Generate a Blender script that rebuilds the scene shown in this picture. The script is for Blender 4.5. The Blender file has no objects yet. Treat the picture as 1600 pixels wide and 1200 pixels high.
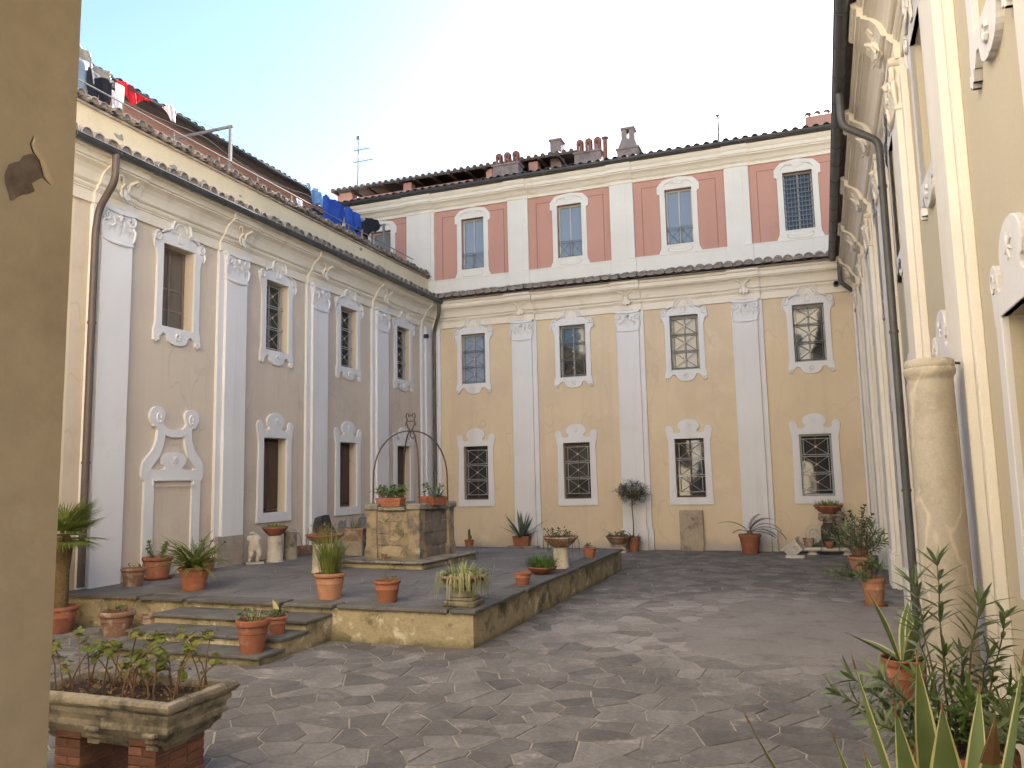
import bpy, bmesh, math, random
from mathutils import Vector, Matrix, geometry
import numpy as np
R = math.radians
rnd = random.Random(7)
sc = bpy.context.scene
COL = sc.collection

# ------------------------------------------------------------------ camera
cam_d = bpy.data.cameras.new('camera'); cam = bpy.data.objects.new('camera', cam_d); COL.objects.link(cam)
cam_d.sensor_width = 36.0; cam_d.lens = 1232.95 / 1600 * 36.0; cam_d.clip_start = 0.05; cam_d.clip_end = 3000
CF = Vector((-0.34366107, 0.93168699, 0.1177133)); CR = Vector((0.93712721, 0.34834434, -0.02118495)); CU = Vector((0.06074251, -0.10303189, 0.99282162))
M = Matrix((CR, CU, -CF)).transposed().to_4x4(); M.translation = Vector((11.5439, -23.5253, 2.2))
cam.matrix_world = M
sc.camera = cam
# ------------------------------------------------------------------ light
SUN_EL, SUN_AZ = R(25), R(1.7)
w = bpy.data.worlds.new('World'); sc.world = w; w.use_nodes = True
nt = w.node_tree; nt.nodes.clear()
sky = nt.nodes.new('ShaderNodeTexSky'); sky.sky_type = 'NISHITA'; sky.sun_disc = False
sky.sun_elevation = SUN_EL; sky.sun_rotation = SUN_AZ; sky.altitude = 30; sky.air_density = 1.0; sky.dust_density = 0.45; sky.ozone_density = 2.0
bg = nt.nodes.new('ShaderNodeBackground'); bg.inputs[1].default_value = 0.05
wo = nt.nodes.new('ShaderNodeOutputWorld'); nt.links.new(sky.outputs[0], bg.inputs[0]); nt.links.new(bg.outputs[0], wo.inputs[0])
sl = bpy.data.lights.new('sun', 'SUN'); sl.energy = 5.0; sl.angle = R(0.5); sl.color = (1, .965, .92)
so = bpy.data.objects.new('sun', sl); COL.objects.link(so)
sdir = Vector((math.sin(SUN_AZ) * math.cos(SUN_EL), math.cos(SUN_AZ) * math.cos(SUN_EL), math.sin(SUN_EL)))
so.rotation_euler = sdir.to_track_quat('Z', 'Y').to_euler(); so.location = (6, 40, 30)
vs = sc.view_settings
sc.display_settings.display_device = 'sRGB'
vs.view_transform = 'Standard'; vs.look = 'None'; vs.gamma = 1; vs.use_curve_mapping = False
vs.exposure = 2.85
sc.cycles.max_bounces = 8; sc.cycles.diffuse_bounces = 5

# ------------------------------------------------------------------ materials
def node(t, ty, **k):
    n = t.nodes.new(ty)
    for a, b in k.items():
        if a in ('ins',):
            for i, v in b.items(): n.inputs[i].default_value = v
        else: setattr(n, a, b)
    return n
def c4(c): return (c[0], c[1], c[2], 1)
def pm(name, c1, c2=None, scale=2.0, rough=.9, bump=.15, bscale=40.0, fine=.12, stain=None, streak=None, low=None, vary=0.0, spec=.3, metallic=0.0, aniso=(1, 1, 1), stain2=None, worn=None, vein=None):
    """procedural surface: two-tone mottling, fine grain, optional stains, vertical streaks, damp near the ground"""
    m = bpy.data.materials.new(name); m.use_nodes = True; t = m.node_tree; t.nodes.clear(); L = t.links.new
    out = node(t, 'ShaderNodeOutputMaterial'); b = node(t, 'ShaderNodeBsdfPrincipled'); L(b.outputs[0], out.inputs[0])
    b.inputs['Roughness'].default_value = rough; b.inputs['Specular IOR Level'].default_value = spec; b.inputs['Metallic'].default_value = metallic
    g = node(t, 'ShaderNodeNewGeometry')
    mp = node(t, 'ShaderNodeMapping'); L(g.outputs['Position'], mp.inputs[0]); mp.inputs['Scale'].default_value = aniso
    c2 = c2 or tuple(x * .85 for x in c1)
    n1 = node(t, 'ShaderNodeTexNoise', ins={'Scale': scale, 'Detail': 6.0, 'Roughness': .6}); L(mp.outputs[0], n1.inputs['Vector'])
    r1 = node(t, 'ShaderNodeValToRGB'); L(n1.outputs[0], r1.inputs[0]); r1.color_ramp.elements[0].position = .34; r1.color_ramp.elements[1].position = .68
    r1.color_ramp.elements[0].color = c4(c1); r1.color_ramp.elements[1].color = c4(c2)
    cur = r1.outputs[0]
    def mix(fac, col, ty='MIX'):
        nonlocal cur
        mx = node(t, 'ShaderNodeMix', data_type='RGBA', blend_type=ty)
        if hasattr(fac, 'links'): L(fac, mx.inputs[0])
        else: mx.inputs[0].default_value = fac
        L(cur, mx.inputs[6])
        if hasattr(col, 'links'): L(col, mx.inputs[7])
        else: mx.inputs[7].default_value = c4(col)
        cur = mx.outputs[2]
    def ramp(src, a, bb, ca=(0, 0, 0), cb=(1, 1, 1)):
        r = node(t, 'ShaderNodeValToRGB'); L(src, r.inputs[0]); r.color_ramp.elements[0].position = a; r.color_ramp.elements[1].position = bb
        r.color_ramp.elements[0].color = c4(ca); r.color_ramp.elements[1].color = c4(cb); return r.outputs[0]
    def nz(sc_, det=5.0, an=None, rgh=.6):
        n = node(t, 'ShaderNodeTexNoise', ins={'Scale': sc_, 'Detail': det, 'Roughness': rgh})
        if an:
            q = node(t, 'ShaderNodeMapping'); L(g.outputs['Position'], q.inputs[0]); q.inputs['Scale'].default_value = an; L(q.outputs[0], n.inputs['Vector'])
        else: L(g.outputs['Position'], n.inputs['Vector'])
        return n.outputs[0]
    if streak: mix(ramp(nz(1.0, 5, (2.2, 2.2, .12)), streak[1], streak[2]), streak[0])
    for s in (stain, stain2):
        if s: mix(ramp(nz(s[1], 7, None, .68), s[2], s[3]), s[0])
    if vein:  # thin mineral veins: (colour, scale, half width)
        dd = node(t, 'ShaderNodeMath', operation='SUBTRACT'); L(nz(vein[1], 3, (1, 1, .45), .5), dd.inputs[0]); dd.inputs[1].default_value = .5
        ab = node(t, 'ShaderNodeMath', operation='ABSOLUTE'); L(dd.outputs[0], ab.inputs[0]); mix(ramp(ab.outputs[0], 0, vein[2], (.75, .75, .75), (0, 0, 0)), vein[0])
    if worn:  # foot-worn, lime-washed zone round a point (colour, (x, y), inner, outer), ragged by noise
        vd = node(t, 'ShaderNodeVectorMath', operation='DISTANCE'); sp0 = node(t, 'ShaderNodeSeparateXYZ'); cb = node(t, 'ShaderNodeCombineXYZ'); L(g.outputs['Position'], sp0.inputs[0]); L(sp0.outputs[0], cb.inputs[0]); L(sp0.outputs[1], cb.inputs[1]); L(cb.outputs[0], vd.inputs[0]); vd.inputs[1].default_value = (worn[1][0], worn[1][1], 0)
        mr = node(t, 'ShaderNodeMapRange'); L(vd.outputs['Value'], mr.inputs[0]); mr.inputs[1].default_value = worn[2]; mr.inputs[2].default_value = worn[3]; mr.inputs[3].default_value = .62; mr.inputs[4].default_value = 0
        ad0 = node(t, 'ShaderNodeMath', operation='ADD'); L(mr.outputs[0], ad0.inputs[0]); L(nz(1.7, 8, (1, .5, 1), .72), ad0.inputs[1]); mix(ramp(ad0.outputs[0], .62, .92), worn[0])
    if low:   # damp and dirt climbing the foot of the wall, ragged by noise : (colour, height, noise)
        sp = node(t, 'ShaderNodeSeparateXYZ'); L(g.outputs['Position'], sp.inputs[0])
        ad = node(t, 'ShaderNodeMath', operation='MULTIPLY_ADD'); L(nz(1.6, 6), ad.inputs[0]); ad.inputs[1].default_value = low[2]; L(sp.outputs[2], ad.inputs[2])
        mix(ramp(ad.outputs[0], low[1] + low[2] * .35, low[1] + low[2] * .75, (1, 1, 1), (0, 0, 0)) if low[1] + low[2] * .75 <= 1 else ramp(ad.outputs[0], .3, 1.0, (1, 1, 1), (0, 0, 0)), low[0])
    if fine:
        f = ramp(nz(bscale * 1.7, 3), .25, .75, (1 - fine,) * 3, (1 + fine * .3,) * 3); mix(1.0, f, 'MULTIPLY')
    if vary:
        oi = node(t, 'ShaderNodeObjectInfo'); ad = node(t, 'ShaderNodeMath', operation='ADD'); L(oi.outputs['Random'], ad.inputs[0]); L(g.outputs['Random Per Island'], ad.inputs[1])
        fr = node(t, 'ShaderNodeMath', operation='FRACT'); L(ad.outputs[0], fr.inputs[0])
        v = ramp(fr.outputs[0], 0, 1, (1 - vary,) * 3, (1 + vary * .5,) * 3); mix(1.0, v, 'MULTIPLY')
    L(cur, b.inputs['Base Color'])
    if bump:
        bp = node(t, 'ShaderNodeBump', ins={'Strength': bump, 'Distance': .02}); L(nz(bscale, 8), bp.inputs['Height']); L(bp.outputs[0], b.inputs['Normal'])
    return m
def leafmat(name, c1, c2, rough=.5, trans=.25):
    m = bpy.data.materials.new(name); m.use_nodes = True; t = m.node_tree; t.nodes.clear(); L = t.links.new
    out = node(t, 'ShaderNodeOutputMaterial'); b = node(t, 'ShaderNodeBsdfPrincipled'); b.inputs['Roughness'].default_value = rough; b.inputs['Specular IOR Level'].default_value = .35
    g = node(t, 'ShaderNodeNewGeometry'); oi = node(t, 'ShaderNodeObjectInfo')
    n = node(t, 'ShaderNodeTexNoise', ins={'Scale': 9.0, 'Detail': 4.0}); L(g.outputs['Position'], n.inputs['Vector'])
    a = node(t, 'ShaderNodeMath', operation='ADD'); L(g.outputs['Random Per Island'], a.inputs[0]); L(oi.outputs['Random'], a.inputs[1])
    f = node(t, 'ShaderNodeMath', operation='FRACT'); L(a.outputs[0], f.inputs[0])
    s = node(t, 'ShaderNodeMath', operation='MULTIPLY_ADD'); L(f.outputs[0], s.inputs[0]); s.inputs[1].default_value = .6; L(n.outputs[0], s.inputs[2])
    r = node(t, 'ShaderNodeValToRGB'); L(s.outputs[0], r.inputs[0]); r.color_ramp.elements[0].position = .35; r.color_ramp.elements[1].position = 1.05
    r.color_ramp.elements[0].color = c4(c1); r.color_ramp.elements[1].color = c4(c2); L(r.outputs[0], b.inputs['Base Color'])
    tr = node(t, 'ShaderNodeBsdfTranslucent'); L(r.outputs[0], tr.inputs[0]); mx = node(t, 'ShaderNodeMixShader'); mx.inputs[0].default_value = trans
    L(b.outputs[0], mx.inputs[1]); L(tr.outputs[0], mx.inputs[2]); L(mx.outputs[0], out.inputs[0])
    return m
def simple(name, c, rough=.5, metallic=0.0, ior=1.5, spec=.5):
    m = bpy.data.materials.new(name); m.use_nodes = True; b = m.node_tree.nodes['Principled BSDF']
    b.inputs['Base Color'].default_value = c4(c); b.inputs['Roughness'].default_value = rough; b.inputs['Metallic'].default_value = metallic; b.inputs['IOR'].default_value = ior
    b.inputs['Specular IOR Level'].default_value = spec
    return m
def glassmat(name, c, ior):
    m = simple(name, c, .04, 0, ior); t = m.node_tree; b = t.nodes['Principled BSDF']
    g = node(t, 'ShaderNodeNewGeometry'); n = node(t, 'ShaderNodeTexNoise', ins={'Scale': 2.2, 'Detail': 1.0}); t.links.new(g.outputs['Position'], n.inputs['Vector'])
    bp = node(t, 'ShaderNodeBump', ins={'Strength': .05, 'Distance': .05}); t.links.new(n.outputs[0], bp.inputs['Height']); t.links.new(bp.outputs[0], b.inputs['Normal'])
    return m
DIRT = (.30, .25, .20)
MT = dict(
    beige=pm('plaster_beige', (.67, .545, .385), (.63, .505, .35), .5, .92, .12, 30, .07, stain=((.57, .46, .35), .5, .50, .74), stain2=((.70, .585, .44), .9, .56, .74), streak=((.57, .46, .34), .52, .78), vein=((.54, .44, .33), .55, .0035), low=((.44, .385, .33), .15, .8)),
    rose=pm('plaster_rosy_beige', (.625, .53, .43), (.58, .49, .395), .5, .92, .12, 30, .07, stain=((.47, .39, .32), .35, .56, .74), stain2=((.655, .565, .47), .9, .56, .74), streak=((.52, .44, .36), .52, .78), vein=((.49, .42, .35), .55, .0035), low=((.42, .37, .32), .5, .8)),
    cream=pm('plaster_cream', (.70, .60, .42), (.64, .54, .38), .6, .92, .12, 30, .08, stain=((.55, .47, .34), .4, .55, .75), streak=((.58, .49, .35), .55, .8)),
    white=pm('stucco_white', (.70, .69, .70), (.66, .645, .65), .9, .9, .10, 35, .06, stain=((.58, .54, .50), .5, .6, .8), streak=((.59, .565, .54), .54, .80), low=((.48, .45, .41), .2, .8)),
    ivory=pm('stucco_ivory', (.74, .68, .59), (.69, .625, .53), .9, .9, .12, 35, .07, stain=((.56, .50, .41), .6, .57, .78), streak=((.58, .52, .42), .56, .82)),
    stucco_warm=pm('stucco_warm_white', (.71, .67, .615), (.66, .62, .56), .9, .9, .10, 35, .06, stain=((.57, .52, .44), .5, .6, .8), streak=((.60, .55, .46), .6, .85)),
    ochre=pm('plaster_pale_ochre', (.53, .47, .355), (.49, .43, .32), .5, .92, .12, 30, .07, stain=((.50, .43, .32), .4, .56, .76), streak=((.50, .42, .31), .56, .8), low=((.50, .46, .40), .2, .6)),
    pink=pm('plaster_pink', (.51, .28, .22), (.47, .255, .20), .6, .92, .12, 30, .09, stain=((.40, .20, .15), .4, .54, .76), streak=((.42, .22, .17), .55, .8)),
    pinkline=pm('plaster_dark_pink', (.33, .17, .13), (.30, .15, .11), 1, .92, .1, 30),
    sunny=pm('plaster_sunny_yellow', (.80, .70, .53), (.77, .67, .50), .5, .92, .1, 30, .07),
    pillar=pm('plaster_tan_pillar', (.50, .39, .25), (.45, .35, .22), 2.2, .9, .28, 9, .08, stain=((.38, .285, .175), 1.6, .50, .74), stain2=((.56, .45, .30), 3.5, .58, .72), streak=((.41, .315, .195), .50, .75), vein=((.33, .25, .16), 1.1, .006)),
    barepl=pm('bare_render', (.16, .11, .08), (.26, .20, .15), 14, .95, .5, 30, .2),
    greypl=pm('bare_grey_render', (.27, .25, .23), (.36, .33, .30), 9, .95, .4, 30, .2),
    tile=pm('roof_tile_clay', (.27, .225, .195), (.40, .34, .295), 6, .9, .3, 40, .2, stain=((.15, .13, .115), 5, .55, .78), vary=.35),
    tiledark=pm('roof_tile_weathered', (.10, .08, .075), (.17, .13, .11), 6, .9, .3, 40, .2, vary=.35),
    footpl=pm('bare_brown_render', (.40, .335, .285), (.33, .275, .235), 5, .95, .4, 30, .2, stain=((.24, .205, .18), 3, .54, .7)), fillm=pm('tile_end_mortar', (.30, .26, .23), (.20, .175, .155), 8, .95, .4, 40), bed=pm('mortar_bed', (.22, .19, .17), (.15, .13, .12), 8, .95, .3, 40),
    gutter=pm('gutter_paint', (.045, .047, .052), (.07, .07, .075), 3, .45, .05, 20, .1, spec=.5),
    pipe=pm('downpipe_copper_brown', (.085, .062, .055), (.12, .085, .07), 2.5, .5, .05, 20, .15, spec=.5, stain=((.16, .13, .12), 3, .6, .75)),
    pipegrey=pm('downpipe_grey_green', (.062, .062, .066), (.09, .088, .09), 2.5, .5, .05, 20, .12, spec=.5),
    iron=pm('wrought_iron', (.055, .04, .035), (.10, .06, .045), 15, .6, .2, 60, .2, spec=.5),
    grille=pm('grille_pale_metal', (.42, .43, .43), (.30, .30, .30), 15, .5, .1, 60, .1, spec=.5),
    grilledk=pm('grille_dark_metal', (.10, .10, .10), (.16, .15, .14), 15, .5, .1, 60, .1, spec=.5),
    rose_metal=simple('rosette_metal', (.55, .42, .36), .5),
    woodbr=pm('window_wood_brown', (.075, .045, .035), (.11, .06, .045), 3, .6, .15, 40, .15, aniso=(12, 12, 1)),
    woodred=pm('window_wood_red', (.13, .045, .032), (.10, .04, .03), 3, .6, .15, 40, .15, aniso=(12, 12, 1)),
    woodgrey=pm('window_wood_grey', (.33, .34, .34), (.27, .28, .28), 3, .6, .12, 40, .1, aniso=(12, 12, 1)),
    woodlight=pm('window_wood_lightgrey', (.50, .49, .46), (.42, .41, .39), 3, .6, .12, 40, .1, aniso=(12, 12, 1)),
    woodshut=pm('shutter_wood_taupe', (.21, .165, .135), (.17, .13, .105), 3, .6, .12, 40, .1, aniso=(12, 12, 1)),
    glass=glassmat('window_glass', (.022, .024, .026), 1.62), glasspale=glassmat('window_glass_sky_tinted', (.19, .21, .23), 1.8), glassblue=glassmat('window_glass_pale', (.26, .32, .42), 1.7), glasstaupe=glassmat('window_glass_taupe', (.12, .10, .085), 1.6),  # glasspale: base colour lightened to stand in for sky reflected in top panes
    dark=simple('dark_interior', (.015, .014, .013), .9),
    slate=pm('paving_slate', (.165, .150, .139), (.235, .213, .196), 3.2, .8, .5, 14, .28, stain=((.38, .34, .31), 2.6, .56, .70), stain2=((.12, .106, .096), .75, .52, .74), worn=((.33, .295, .268), (11.2, -11.2), 1.4, 4.4), vary=.33, aniso=(1, .45, 1)),
    slateterr=pm('terrace_slate', (.145, .134, .128), (.20, .185, .175), 1.8, .8, .35, 14, .2, stain=((.28, .255, .235), 1.6, .57, .76), stain2=((.08, .074, .072), .8, .55, .75), vary=.14, aniso=(1, .5, 1)),
    mortar=pm('paving_mortar', (.44, .385, .31), (.26, .23, .195), 2.2, .9, .3, 30, .2, stain=((.12, .11, .105), 1.2, .5, .7)),
    concrete=pm('concrete_patch', (.30, .265, .24), (.25, .222, .20), 1.6, .85, .3, 18, .2, stain=((.19, .165, .145), 2.2, .53, .70), stain2=((.35, .315, .29), .9, .55, .75), aniso=(1, .5, 1)),
    coping=pm('coping_slate', (.105, .098, .09), (.16, .15, .135), 5, .75, .3, 25, .2, stain=((.19, .175, .15), 3, .58, .75), vary=.15),
    moss=pm('retaining_wall_mossy', (.42, .34, .21), (.33, .27, .165), 2.6, .92, .6, 18, .22, stain=((.13, .115, .06), 2.4, .48, .64), stain2=((.60, .52, .38), 2.6, .55, .63), low=((.13, .12, .06), .0, .35)),
    wellstone=pm('well_travertine', (.38, .30, .20), (.27, .205, .135), 3, .92, .5, 22, .2, stain=((.155, .135, .115), 3, .5, .64), stain2=((.52, .44, .31), 2.2, .57, .68), vary=.1),
    wellgrey=pm('well_grey_render', (.26, .21, .165), (.20, .165, .135), 4, .92, .5, 22, .2, stain=((.13, .11, .095), 3, .5, .66), stain2=((.36, .31, .24), 2.2, .57, .68)),
    wellcap=pm('well_cap_stone', (.34, .30, .235), (.23, .205, .165), 6, .92, .5, 25, .2, stain=((.10, .093, .08), 5, .5, .65), vary=.12),
    trough=pm('trough_stone', (.36, .305, .225), (.25, .21, .15), 5, .92, .6, 22, .2, stain=((.085, .072, .052), 3.6, .47, .64), stain2=((.48, .44, .36), 5, .62, .72)),
    marble=pm('old_marble', (.56, .50, .41), (.45, .39, .31), 5, .8, .3, 25, .12, stain=((.24, .205, .16), 5, .55, .72)),
    marblew=pm('pale_marble', (.64, .60, .52), (.54, .50, .43), 5, .8, .2, 25, .1, stain=((.30, .27, .22), 4, .62, .78)),
    cipollino=pm('column_marble', (.375, .33, .27), (.44, .395, .33), 1.5, .6, .25, 30, .14, stain=((.29, .255, .205), 2.4, .52, .72), stain2=((.55, .49, .40), 9, .63, .70), vein=((.60, .53, .42), 1.7, .018), aniso=(1.6, 1.6, .35)),
    dirtmarb=pm('weathered_marble_slab', (.44, .36, .265), (.34, .275, .205), 3, .85, .3, 25, .15, stain=((.15, .125, .10), 2.5, .54, .7)),
    blackv=pm('black_terracotta', (.03, .027, .026), (.06, .05, .045), 6, .6, .3, 30, .2),
    lava=pm('dark_lava_stone', (.035, .033, .035), (.075, .068, .065), 8, .95, .8, 18, .3),
    terra=pm('terracotta', (.36, .135, .075), (.29, .108, .062), 4, .85, .2, 30, .12, stain=((.48, .31, .23), 6, .56, .76), stain2=((.17, .09, .06), 5, .57, .76), vary=.24),
    terraold=pm('terracotta_old', (.30, .155, .10), (.23, .12, .08), 5, .9, .3, 30, .15, stain=((.42, .35, .28), 5, .5, .62), stain2=((.13, .10, .075), 4, .57, .75), vary=.15),
    terrapale=pm('terracotta_pale', (.45, .22, .13), (.37, .175, .10), 4, .85, .2, 30, .12, stain=((.52, .38, .29), 7, .55, .76), stain2=((.24, .14, .09), 5, .58, .78), vary=.15),
    brick=pm('brick_red', (.27, .115, .07), (.20, .10, .07), 12, .9, .4, 40, .2, vary=.35),
    brickmort=pm('brick_mortar', (.30, .22, .16), (.2, .15, .11), 12, .95, .4, 40),
    soil=pm('potting_soil', (.045, .030, .02), (.075, .05, .035), 25, .95, .8, 50, .3),
    chim=pm('chimney_plaster', (.31, .235, .21), (.235, .19, .18), 4, .95, .3, 30, .15, stain=((.16, .12, .115), 3, .5, .7)),
    chimclay=pm('chimney_clay', (.30, .13, .09), (.22, .10, .075), 6, .9, .2, 40, .2),
    tarp=pm('grey_tarpaulin', (.22, .21, .20), (.30, .28, .26), 5, .7, .3, 18, .1),
    clred=pm('cloth_red', (.62, .02, .03), (.5, .015, .025), 5, .9, .1, 60), clblue=pm('cloth_blue', (.03, .09, .42), (.02, .06, .32), 5, .9, .1, 60),
    cllight=pm('cloth_light_blue', (.22, .40, .66), (.18, .32, .55), 5, .9, .1, 60), clblack=pm('cloth_black', (.012, .013, .02), (.02, .02, .03), 5, .9, .1, 60),
    clwhite=pm('cloth_white', (.78, .78, .80), (.7, .7, .73), 5, .9, .1, 60), cldenim=pm('cloth_denim', (.20, .27, .36), (.15, .20, .28), 5, .9, .1, 60), clpink=pm('cloth_pink', (.75, .60, .60), (.7, .52, .53), 5, .9, .1, 60),
    metal=pm('galvanised_metal', (.22, .215, .21), (.15, .14, .135), 10, .5, .1, 40, .1, spec=.5),
    gr1=leafmat('leaf_mid_green', (.06, .115, .025), (.13, .20, .045)), gr2=leafmat('leaf_dark_green', (.03, .06, .02), (.07, .11, .04)),
    gr3=leafmat('leaf_grass_green', (.10, .135, .025), (.22, .24, .06)), gr4=leafmat('leaf_olive', (.05, .065, .028), (.11, .12, .05)),
    grfern=leafmat('leaf_fern', (.13, .175, .03), (.27, .30, .08)), grole=leafmat('leaf_oleander', (.095, .135, .055), (.20, .245, .115), .45, .2), grglau=leafmat('leaf_glaucous', (.075, .115, .09), (.13, .17, .13), .55, .05), gryel=leafmat('leaf_yellow_margin', (.52, .48, .20), (.64, .58, .28), .5, .1),
    gragave=leafmat('leaf_agave_green', (.10, .15, .05), (.155, .21, .075), .45, .05), grbrown=leafmat('leaf_dry_brown', (.16, .09, .04), (.26, .16, .07), .8, .1),
    grpale=leafmat('leaf_pale_variegated', (.20, .24, .09), (.40, .40, .20), .5, .2), grger=leafmat('leaf_geranium', (.045, .105, .018), (.20, .20, .035), .6, .3), grblk=leafmat('leaf_blackish', (.022, .026, .016), (.055, .06, .035), .5, .1),
    stem=pm('plant_stem', (.16, .13, .075), (.11, .085, .05), 20, .9, .2, 60), stemred=pm('plant_stem_reddish', (.20, .11, .065), (.14, .08, .05), 20, .9, .2, 60),
    trunk=pm('palm_trunk', (.22, .145, .07), (.13, .085, .045), 25, .95, .8, 40, .3),
)

# ------------------------------------------------------------------ mesh building
class MB:
    def __init__(s): s.v = []; s.f = []; s.m = []
    def add(s, vs_, fs, m=0):
        o = len(s.v); s.v += [tuple(x) for x in vs_]; s.f += [tuple(i + o for i in f) for f in fs]; s.m += [m] * len(fs); return s
    def box(s, x0, x1, y0, y1, z0, z1, m=0):
        return s.add([(x0, y0, z0), (x1, y0, z0), (x1, y1, z0), (x0, y1, z0), (x0, y0, z1), (x1, y0, z1), (x1, y1, z1), (x0, y1, z1)],
                     [(3, 2, 1, 0), (4, 5, 6, 7), (0, 1, 5, 4), (1, 2, 6, 5), (2, 3, 7, 6), (3, 0, 4, 7)], m)
    def plate(s, outer, y0, y1, holes=(), m=0):      # polygon in (x, z), front at y0 (towards the viewer), back at y1
        loops = [outer] + list(holes)
        pts = [[Vector((p[0], p[1], 0)) for p in l] for l in loops]
        tri = geometry.tessellate_polygon(pts); flat = [p for l in loops for p in l]; n = len(flat)
        s.add([(p[0], y0, p[1]) for p in flat] + [(p[0], y1, p[1]) for p in flat], [tuple(t) for t in tri], m)
        o = len(s.v) - 2 * n; k = 0; fs = []
        for l in loops:
            for i in range(len(l)): a = k + i; b = k + (i + 1) % len(l); fs.append((o + a, o + b, o + n + b, o + n + a))
            k += len(l)
        s.f += fs; s.m += [m] * len(fs); return s
    def prof(s, pr, x0, x1, m=0):                    # closed profile (y, z) swept along x
        n = len(pr)
        s.add([(x0, p[0], p[1]) for p in pr] + [(x1, p[0], p[1]) for p in pr], [(i, (i + 1) % n, n + (i + 1) % n, n + i) for i in range(n)] + [tuple(range(n - 1, -1, -1)), tuple(range(n, 2 * n))], m); return s
    def tube(s, pts, r, n=6, closed=False, m=0):
        pts = [Vector(p) for p in pts]; N = len(pts); rs = r if isinstance(r, (list, tuple)) else [r] * N
        vs_ = []; up = None
        for i, p in enumerate(pts):
            a = pts[(i - 1) % N] if (closed or i > 0) else p; b = pts[(i + 1) % N] if (closed or i < N - 1) else p
            d = (b - a); d = d.normalized() if d.length > 1e-9 else Vector((0, 0, 1))
            if up is None: up = Vector((0, 0, 1)) if abs(d.z) < .9 else Vector((1, 0, 0))
            u = d.cross(up); u = u.normalized() if u.length > 1e-6 else d.orthogonal().normalized(); v = u.cross(d).normalized(); up = v
            for k in range(n): t = 2 * math.pi * k / n; vs_.append(p + (u * math.cos(t) + v * math.sin(t)) * rs[i])
        fs = []
        for i in range(N if closed else N - 1):
            j = (i + 1) % N
            for k in range(n): fs.append((i * n + k, i * n + (k + 1) % n, j * n + (k + 1) % n, j * n + k))
        if not closed: fs += [tuple(range(n - 1, -1, -1)), tuple(range((N - 1) * n, N * n))]
        return s.add(vs_, fs, m)
    def lathe(s, pr, n=24, c=(0, 0), m=0, sx=1.0, sy=1.0, wob=0.0):
        vs_ = []; N = len(pr)
        for r, z in pr:
            for k in range(n):
                t = 2 * math.pi * k / n; q = r * (1 + wob * math.sin(3 * t + z * 9) )
                vs_.append((c[0] + q * sx * math.cos(t), c[1] + q * sy * math.sin(t), z))
        fs = []
        for i in range(N - 1):
            for k in range(n): fs.append((i * n + k, i * n + (k + 1) % n, (i + 1) * n + (k + 1) % n, (i + 1) * n + k))
        if pr[0][0] > 1e-5: fs.append(tuple(range(n - 1, -1, -1)))
        if pr[-1][0] > 1e-5: fs.append(tuple(range((N - 1) * n, N * n)))
        return s.add(vs_, fs, m)
    def strip(s, pts, widths, side, m=0, fold=0.0, up=(0, 0, 1), edge=None, me=1):
        """leaf blade along pts; edge: fraction of the half width that is margin"""
        cols = [-1, 0, 1] if edge is None else [-1, -1 + edge, 0, 1 - edge, 1]
        nc = len(cols); vs_ = []; side = Vector(side); upv = Vector(up)
        for p, wd in zip(pts, widths):
            for c in cols: vs_.append(Vector(p) + side * (c * wd * .5) + upv * (abs(c) * wd * .5 * fold))
        fs = []; ms = []
        for i in range(len(pts) - 1):
            for k in range(nc - 1):
                fs.append((i * nc + k, i * nc + k + 1, (i + 1) * nc + k + 1, (i + 1) * nc + k)); ms.append(me if (edge is not None and k in (0, nc - 2)) else m)
        o = len(s.v); s.v += [tuple(x) for x in vs_]; s.f += [tuple(i + o for i in f) for f in fs]; s.m += ms; return s
    def mesh(s, name, mats, smooth=None, bevel=0.0, recalc=True, xf=None):
        me = bpy.data.meshes.new(name); v = s.v if xf is None else [tuple(xf @ Vector(p)) for p in s.v]
        me.from_pydata(v, [], s.f)
        for m in (mats if isinstance(mats, (list, tuple)) else [mats]): me.materials.append(MT[m] if isinstance(m, str) else m)
        if len(me.materials) > 1: me.polygons.foreach_set('material_index', s.m)
        if recalc or bevel:
            bm = bmesh.new(); bm.from_mesh(me)
            if bevel: bmesh.ops.remove_doubles(bm, verts=bm.verts, dist=1e-5)
            bmesh.ops.recalc_face_normals(bm, faces=bm.faces)
            if bevel:
                es = [e for e in bm.edges if len(e.link_faces) == 2 and e.calc_face_angle(0) > R(30)]
                bmesh.ops.bevel(bm, geom=es, offset=bevel, segments=1, affect='EDGES', clamp_overlap=True)
            bm.to_mesh(me); bm.free()
        if smooth is not None:
            me.polygons.foreach_set('use_smooth', [True] * len(me.polygons)); me.set_sharp_from_angle(angle=R(smooth))
        me.update(); return me
    def obj(s, name, mats, parent=None, loc=(0, 0, 0), rot=(0, 0, 0), **k): return put(s.mesh(name, mats, **k), name, parent, loc, rot)
def put(me, name, parent=None, loc=(0, 0, 0), rot=(0, 0, 0), scale=None):
    o = bpy.data.objects.new(name, me); COL.objects.link(o); o.location = loc; o.rotation_euler = rot
    if scale: o.scale = scale
    if parent: o.parent = parent
    return o
def thing(name, label, cat, loc=(0, 0, 0), rz=0.0, group=None):
    o = put(None, name, None, loc, (0, 0, rz)); o.empty_display_size = .1; o['label'] = label; o['category'] = cat
    if group: o['group'] = group
    return o
def tag(o, label, cat, group=None):
    o['label'] = label; o['category'] = cat
    if group: o['group'] = group
    return o
def stuff(o): o['kind'] = 'stuff'; return o
def struct(o, label=None):
    o['kind'] = 'structure'
    if label: o['label'] = label
    return o
def arc(cx, cz, rx, rz, a0, a1, n=8): return [(cx + rx * math.cos(R(a0 + (a1 - a0) * i / n)), cz + rz * math.sin(R(a0 + (a1 - a0) * i / n))) for i in range(n + 1)]
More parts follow.
